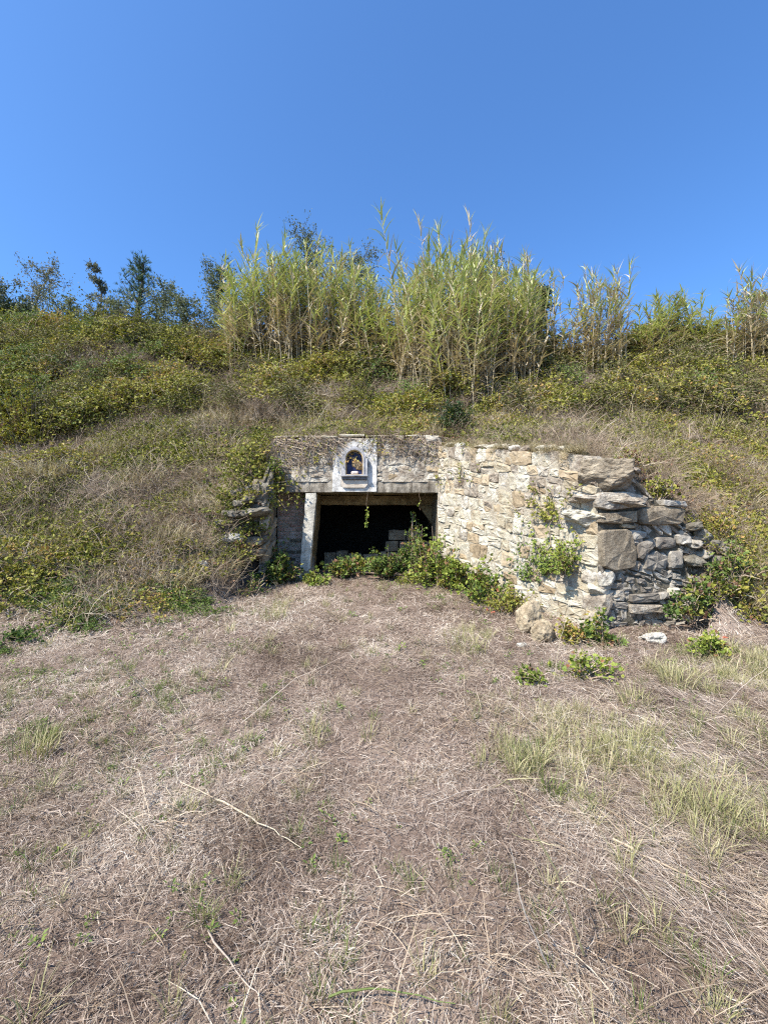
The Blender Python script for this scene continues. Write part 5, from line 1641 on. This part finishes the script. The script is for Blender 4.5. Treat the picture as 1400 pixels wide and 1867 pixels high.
bush_at('bramble_bush', 'bramble arching in front of the grey blocks inside opening', 'bramble', 752, 1040, (.34, .25, 1.2), (DS, 'bramble_green'), 909, Y=8.3, n=34, dens=2)
bush_at('bramble_bush', 'leafy green bramble hanging over the end of cream wall', 'bramble', 1030, 1050, (.22, .12, .5), (DS, 'bramble_lime'), 910, Y=5.2, n=26, dens=2, leaf=(.018, .032))
bush_at('bramble_bush', 'bright green sapling bramble before the wall corner', 'bramble', 1092, 1195, (.22, .18, .42), (DS, 'bramble_green'), 911, Y=4.55, n=24, leaf=(.025, .042), dens=3)
bush_at('bramble_bush', 'round green bramble against the grey rubble end', 'bramble', 1258, 1130, (.22, .2, .56), (DS, 'bramble_green'), 912, Y=4.98, n=34, leaf=(.025, .042), dens=3)
bush_at('bramble_bush', 'yellowing low bramble on the ground below the wall corner', 'bramble', 1050, 1235, (.34, .2, .22), (DS, 'bramble_lime'), 913, n=22, leaf=(.018, .032), dens=2)
bush_at('bramble_bush', 'small yellow green sprig on bare ground before boulders', 'bramble', 968, 1245, (.14, .1, .12), (DS, 'bramble_lime'), 914, n=10, leaf=(.018, .03), dens=2)
bush_at('bramble_bush', 'dull brown green bramble between boulders and wall corner', 'bramble', 1035, 1175, (.20, .14, .30), (DS, 'bramble'), 915, n=26, leaf=(.018, .03), dens=3)
bush_at('bramble_bush', 'bramble tumbling down the slope right of the rubble end', 'bramble', 1345, 1090, (.5, .3, .5), (DS, 'bramble'), 916, n=40, leaf=(.022, .04), dens=3)
bush_at('bramble_bush', 'olive bramble draped over the top corner of wall', 'bramble', 1195, 915, (.34, .24, .34), (DS, 'bramble'), 917, Y=5.3, n=34, leaf=(.018, .032), dens=2)
bush_at('bramble_bush', 'yellow leaved bramble beside the rubble wall end', 'bramble', 1300, 985, (.32, .24, .38), (DS, 'bramble'), 918, n=34, leaf=(.02, .034), dens=3)
bush_at('bramble_bush', 'yellow green bramble drooping over facade end above stub', 'bramble', 495, 868, (.22, .14, .32), (DS, 'bramble_lime'), 919, Y=7.85, n=26, leaf=(.02, .036), dens=2)
bush_at('bramble_bush', 'bramble with red leaves among the broken stub stones', 'bramble', 425, 1010, (.34, .24, .28), (DS, 'dry_leaf'), 920, Y=6.9, n=26, leaf=(.02, .034), dens=1)
bush_on('bramble_bush', 'tall dark bramble clump in the hollow at the frame edge', 'bramble', 60, 9.75, (1.3, .55, 2.0), (DS, 'bramble'), 921, n=200, leaf=(.03, .05), dens=3)
bush_on('bramble_bush', 'olive bramble mound next to the hollow below the pine', 'bramble', 190, 10.2, (1.0, .6, 1.0), (DS, 'bramble'), 922, n=100, leaf=(.03, .05), dens=3)
bush_at('bramble_bush', 'small lime sprigs spreading from brambles onto the path', 'bramble', 745, 1072, (.34, .16, .26), (DS, 'bramble_lime'), 924, Y=7.55, n=20, leaf=(.02, .034), dens=2)
bush_at('bramble_bush', 'trailing bramble with dead stalks between pier and white stone', 'bramble', 455, 1085, (.36, .2, .34), (DS, 'bramble_green'), 925, n=22, leaf=(.02, .034), dens=1)
bush_at('bramble_bush', 'dry brown bramble covering the ledge of the broken stub', 'bramble', 445, 915, (.42, .22, .22), (DS, 'bramble'), 926, Y=7.35, n=40, leaf=(.014, .026), dens=1)
bush_at('bramble_bush', 'brambles spilling over the slope foot beyond the rubble end', 'bramble', 1330, 1060, (.36, .2, .5), (DS, 'bramble_green'), 927, Y=5.15, n=36, leaf=(.02, .034), dens=2)
bush_at('bramble_bush', 'loose bramble between the lime mound and wall foot', 'bramble', 832, 1082, (.40, .4, .8), (DS, 'bramble_lime'), 1011, Y=7.0, n=60, dens=3)
bush_at('bramble_bush', 'thin bramble trailing between two wall foot brambles', 'bramble', 895, 1105, (.36, .36, .5), (DS, 'bramble_green'), 1012, n=44, leaf=(.022, .038), dens=2)
bush_at('bramble_bush', 'bramble tangle reaching from threshold into dark opening', 'bramble', 770, 1058, (.36, .3, .9), (DS, 'bramble_green'), 1013, Y=7.9, n=50, dens=2)
bush_at('bramble_bush', 'low bramble beside the low blocks just inside the opening', 'bramble', 662, 1040, (.4, .2, .42), (DS, 'bramble_green'), 1014, Y=8.4, n=44, dens=2)
bush_on('shrub', 'lush green growth under the broad reed clump', 'shrub', 640, 11.4, (1.1, .4, .75), (DS, 'bramble_green'), 1015, n=80, leaf=(.03, .05), dens=3)
bush_on('shrub', 'lime yellow bramble mound left of the reed canes', 'shrub', 500, 11.6, (1.1, .5, .9), (DS, 'bramble_lime'), 1016, n=90, leaf=(.028, .045), dens=3)
bush_on('shrub', 'dark green growth under the tallest reeds', 'shrub', 900, 10.6, (.8, .4, .8), (DS, 'shrub_dark'), 1017, n=60, leaf=(.03, .05), dens=3)
bush_on('shrub', 'green bush on the crest right of the tallest reeds', 'shrub', 985, 12.2, (.6, .5, .45), (DS, 'bramble_green'), 1018, n=60, leaf=(.03, .05), dens=3)
bush_on('shrub', 'grey green spiky plant near the frame edge below crest', 'shrub', 1392, 9.9, (.3, .25, .4), (DS, 'shrub_dark'), 1019, n=30, leaf=(.03, .05), dens=2)
bush_on('shrub', 'small blue green plant at the edge of the dark hollow', 'shrub', 175, 9.0, (.35, .25, .4), (DS, 'shrub_dark'), 1020, n=30, leaf=(.02, .035), dens=2)
bush_on('shrub', 'rusty leaved bramble on the crest at the frame edge', 'shrub', 1330, 12.0, (1.2, .5, .5), (DS, 'dry_leaf'), 1021, n=80, leaf=(.025, .04), dens=2)
bush_at('bramble_bush', 'green bramble covering bare soil at the rubble end', 'bramble', 1300, 1090, (.26, .2, .5), (DS, 'bramble_green'), 1022, Y=5.12, n=40, leaf=(.02, .034), dens=2)
bush_at('bramble_bush', 'dry bramble hanging over the broken front of stub', 'bramble', 470, 905, (.3, .14, .25), (DS, 'bramble'), 1023, Y=7.32, n=30, leaf=(.014, .026), dens=1)
bush_at('nettle_plant', 'bright green feathery weed beside pale grass below rubble end', 'weed', 1283, 1195, (.20, .14, .24), (DS, 'bramble_lime'), 923, n=30, leaf=(.018, .03), dens=3)

def hanging_vine(label, px, py0, py1, Y, seed, n=26):
    root = empty('hanging_vine', at(px, py0, Y), label, 'vine', 'vines hanging in the opening')
    st = MB(seed); lf = MB(seed + 1); r = st.r
    l = (at(px, py0, Y) - at(px, py1, Y)).length
    pts = [Vector((.012 * math.sin(i * 1.3 + seed), .01 * math.cos(i), -l * i / 8)) for i in range(9)]
    st.tube(pts, .002, 3, .6)
    for _ in range(n):
        k = 1 - .55 * r.random() ** 1.3
        j = min(7, int(k * 8)); p = pts[j].lerp(pts[j + 1], k * 8 - j)
        d = (uvec(r) + Vector((0, -.4, -.2))).normalized(); s = r.uniform(.025, .045)
        lf.leaf(p, d, (uvec(r) * .5 + Vector((-.4, -.7, .5))).normalized(), s * 1.3, s, r.random())
    st.build('stem', DS, root); lf.build('foliage', 'bramble_lime', root)
hanging_vine('thin leafy vine hanging from the lintel into dark opening', 669, 897, 958, 7.97, 931, 34)
hanging_vine('thin bare vine hanging near the jamb end of lintel', 765, 897, 930, 7.97, 933, 4)

# dead creepers over the facade
def creeper(label, px0, px1, py0, py1, seed, n, Y=7.93, name='dead_creeper', mat=DS, leafy=0.0):
    root = empty(name, at((px0 + px1) / 2, py0, Y), label, 'creeper', 'dead creepers on the facade')
    st = MB(seed); r = st.r; lf = MB(seed + 1)
    for _ in range(n):
        a = at(r.uniform(px0, px1), py0 + r.uniform(-6, 10), Y + .03); pts = [a - root.location]
        az = r.gauss(0, .8)
        for i in range(6):
            s = r.uniform(.03, .13) * (py1 - py0) / 70
            p = pts[-1] + Vector((math.sin(az) * s, r.uniform(-.035, .03), -abs(math.cos(az)) * s))
            p.y = min(p.y, .03)
            pts.append(p); az += r.gauss(0, .6)
        w = r.uniform(.0025, .007)
        st.tube(pts, [w, w, w * .9, w * .8, w * .7, w * .6, w * .4], 3, r.random())
        for p in pts:
            if r.random() < leafy:
                s = r.uniform(.02, .04); lf.leaf(p, uvec(r), (uvec(r) + Vector((0, -1, .5))).normalized(), s * 1.3, s, r.random())
    st.build('stem', mat, root)
    if leafy > 0: lf.build('foliage', 'bramble', root)
creeper('matted brown creeper hanging on facade left of the shrine panel', 545, 618, 797, 870, 941, 110, leafy=.2)
creeper('thin grey creeper over facade stones between shrine panel and cream wall', 690, 800, 797, 870, 943, 100, leafy=.12)
creeper('dark matted creeper hanging over the lintel end by stub', 500, 540, 800, 905, 945, 80, Y=7.93, leafy=.3)
creeper('few dry strands trailing over the top of the shrine panel', 655, 690, 799, 850, 947, 14, Y=7.93, leafy=.3)

for px, py, Y, sx, hh, sd, mt, lb in ((880, 820, 7.35, .45, .2, 1001, 'bramble', 'thin dry bramble fringe on wall top nearest the facade'),
        (945, 828, 6.55, .45, .22, 1002, 'bramble', 'dry bramble fringe over the middle of the wall top'),
        (1010, 838, 5.95, .4, .3, 1003, 'bramble', 'brown bramble hanging over wall top beside the corner block'),
        (1150, 850, 5.6, .45, .26, 1004, 'dry_leaf', 'reddish dead bramble lying over the corner block'),
        (570, 800, 8.1, .4, .16, 1005, 'bramble', 'low bramble fringe on facade top left of the shrine'),
        (740, 798, 8.1, .5, .16, 1006, 'bramble', 'low bramble fringe on facade top right of the shrine')):
    bush_at('bramble_fringe', lb, 'bramble', px, py, (sx, .2, hh), (DS, mt), sd, Y=Y, n=40, leaf=(.014, .028), dens=1)
# vines on the cream wall near its corner
def wall_vine(label, u0, v0, v1, du, seed, n, mat, leafy):
    U = (WB - WA).normalized(); N = Vector((U.y, -U.x, 0)) if U.y * 1 < 0 and U.y < 0 and Vector((U.y, -U.x, 0)).x < 0 else Vector((-U.y, U.x, 0))
    o = WA + U * u0 + Vector((0, 0, v0)) + N * .05
    root = empty('wall_vine', o, label, 'vine', 'vines on the cream wall')
    st = MB(seed); lf = MB(seed + 1); r = st.r
    for _ in range(n):
        p = U * r.uniform(-du, du) * .5; pts = [p]; az = r.gauss(0, .5)
        m = 7; l = (v1 - v0) * r.uniform(.4, 1.05) / m
        for i in range(m):
            p = p + U * math.sin(az) * l + Vector((0, 0, math.cos(az) * l)) + N * r.uniform(-.012, .014)
            pts.append(p); az += r.gauss(0, .5)
        st.tube(pts, .0028, 3, r.random())
        for a, b in zip(pts, pts[1:]):
            for _ in range(3):
                if r.random() < leafy:
                    q = a.lerp(b, r.random()) + N * r.uniform(.0, .06); nn = (uvec(r) * .7 + N + Vector((0, 0, .5))).normalized()
                    for e in range(3):
                        s = r.uniform(.016, .034); lf.leaf(q, uvec(r), nn, s * 1.35, s, r.random())
    st.build('stem', DS, root); lf.build('foliage', [mat], root)
wall_vine('green leafy vine climbing the cream wall near its corner', 2.75, .95, 1.75, .5, 1031, 26, 'bramble_lime', .55)
wall_vine('thin green vine climbing midway along the cream wall end', 2.35, .8, 1.6, .4, 1033, 14, 'bramble_green', .4)
wall_vine('brown mostly bare vine below the wall top near corner', 2.6, 1.6, 2.35, .35, 1035, 26, 'bramble', .25)
wall_vine('sparse dry vine on the cream wall beside the facade', .5, 2.2, 2.95, .8, 1037, 16, 'bramble', .12)
# stalks lying or leaning over the near ground
def stalk(label, pts_px, w, mat, seed, lift=.03, cat='stalk', name='dry_stalk', side=0):
    P = []
    for i, (px, py, up) in enumerate(pts_px):
        p = hit(px, py + 0) if up == 0 else None
        if p is None:
            b = hit(*pts_px[0][:2]) if pts_px[0][2] == 0 else hit(*pts_px[-1][:2])
            p = at(px, py, b.y - up * .3)
        P.append(p + Vector((0, 0, lift)))
    root = empty(name, P[0], label, cat, 'stalks over the dry grass')
    b = MB(seed); r = b.r
    Q = []
    for i in range(len(P) - 1):
        for k in range(4): Q.append(P[i].lerp(P[i + 1], k / 4) - P[0] + uvec(r) * w * 1.2)
    Q.append(P[-1] - P[0])
    n = len(Q)
    b.tube(Q, [w * (1 - .75 * i / n) for i in range(n)], 5, r.uniform(.5, 1))
    b.build('stem', mat, root)
    if side:
        t = MB(seed + 1)
        for _ in range(side):
            p = Q[r.randint(2, n - 1)]; d = (uvec(r) + Vector((0, 0, .5))).normalized() * r.uniform(.04, .12)
            t.tube([p, p + d * .5 + uvec(r) * .006, p + d], [w * .4, w * .3, w * .15], 3, r.random())
        tag(t.build('twig', mat, root), kind='stuff')
stalk('orange brown forked stalk lying diagonally on near dry grass', [(395, 1468, 0), (445, 1500, 0), (500, 1533, 0), (550, 1565, 0)], .0055, 'reed_dry', 951, side=6)
stalk('short thick pale stick lying near the frame edge', [(58, 1497, 0), (95, 1491, 0), (132, 1496, 0)], .011, 'straw', 953, lift=.015)
stalk('tall grey green stalk leaning over the near grass with clear shadow', [(1062, 1765, 0), (1010, 1600, .35), (960, 1500, .5), (925, 1440, .6)], .004, 'grass_pale', 955, side=8)
stalk('thin straw stalk with dark tip leaning beside the grey green one', [(1000, 1790, 0), (955, 1680, .2), (930, 1560, .35)], .003, 'straw', 957, side=2)
stalk('bent green stalk arching along the bottom edge of the picture', [(600, 1850, 0), (700, 1838, 0), (830, 1862, 0)], .004, 'grass_green', 959, lift=.05)
stalk('long straw stalk lying below the pale grass tufts', [(780, 1480, 0), (850, 1455, 0), (950, 1448, 0)], .003, 'straw', 961)
stalk('long pale forked stalk leaning on level ground left of centre', [(285, 1290, 0), (240, 1240, .3), (205, 1200, .5)], .0032, 'straw', 963, side=5)
stalk('long thin stem crossing the ground towards the path', [(440, 1330, 0), (540, 1245, .15), (640, 1200, .3)], .003, 'straw', 965, side=4)
stalk('pale bent stem standing over the grass at the frame edge', [(1310, 1310, 0), (1350, 1262, .3), (1400, 1225, .5)], .0035, 'straw', 967, side=3)
stalk('dark dry branch lying under the combed dead grass', [(1120, 1545, 0), (1220, 1600, 0), (1330, 1660, 0)], .006, 'dead_stem', 969, side=10)
stalk('thin curved stem lying across the middle ground', [(330, 1440, 0), (430, 1490, 0), (470, 1510, 0)], .003, 'dead_stem', 971, side=2)
stalk('straight straw stem by the bottom corner of the picture', [(380, 1722, 0), (430, 1790, 0), (480, 1850, 0)], .0038, 'straw', 973)
stalk('upright yellow grass stem in front of the wall corner', [(1010, 1245, 0), (1022, 1170, .05), (1040, 1110, .08)], .003, 'reed_dry', 975)

# ---- larger grass tufts that stand out singly
def big_tuft(label, px, py, h, rad, mat, seed, n=130, w=.0045):
    b = MB(seed); r = b.r
    for _ in range(n):
        a = r.uniform(0, 6.283); q = rad * math.sqrt(r.random())
        b.blade((q * math.cos(a), q * math.sin(a), -.01), a + r.gauss(0, .7), 1.57 - abs(r.gauss(0, .38)), h * .8 * r.uniform(.5, 1.1), w * r.uniform(.7, 1.3), r.uniform(.2, 1.3), 4, r.random(), r.uniform(-.6, .6))
    o = b.build('grass_tuft', mat, None, hit(px, py))
    tag(o, label, 'grass tuft', 'larger grass tufts')
big_tuft('olive grass tuft alone at the frame edge on dry ground', 62, 1378, .24, .12, 'grass_pale', 981)
big_tuft('bright green small tuft touching the olive tuft', 90, 1348, .20, .06, 'grass_green', 982, 70)
big_tuft('grass tuft by the brambles at the path edge below pier', 498, 1128, .30, .16, 'grass_pale', 983)
big_tuft('broad tuft beside the path opposite the boulders', 850, 1185, .30, .22, 'grass_pale', 984, 170)
big_tuft('largest pale tuft in the middle of the pale grass', 1150, 1385, .26, .14, 'grass_pale', 985, 150)
big_tuft('green tuft at the path side of the pale grass', 965, 1395, .22, .10, 'grass_green', 986, 90)
big_tuft('dark green narrow tuft below the pale grass', 1005, 1450, .22, .05, 'grass_green', 987, 60)
big_tuft('short dark green tuft next to the narrow tuft', 1062, 1475, .13, .07, 'grass_green', 988, 60)
big_tuft('tall yellow green tuft below the bright feathery weed', 1235, 1255, .34, .12, 'grass_pale', 989, 130)
big_tuft('spreading straw tuft among combed dead grass', 1305, 1490, .26, .10, 'grass_pale', 990, 130)
big_tuft('leaning straw tuft below wall corner by dark hollow', 1160, 1290, .26, .12, 'grass_pale', 991, 110)
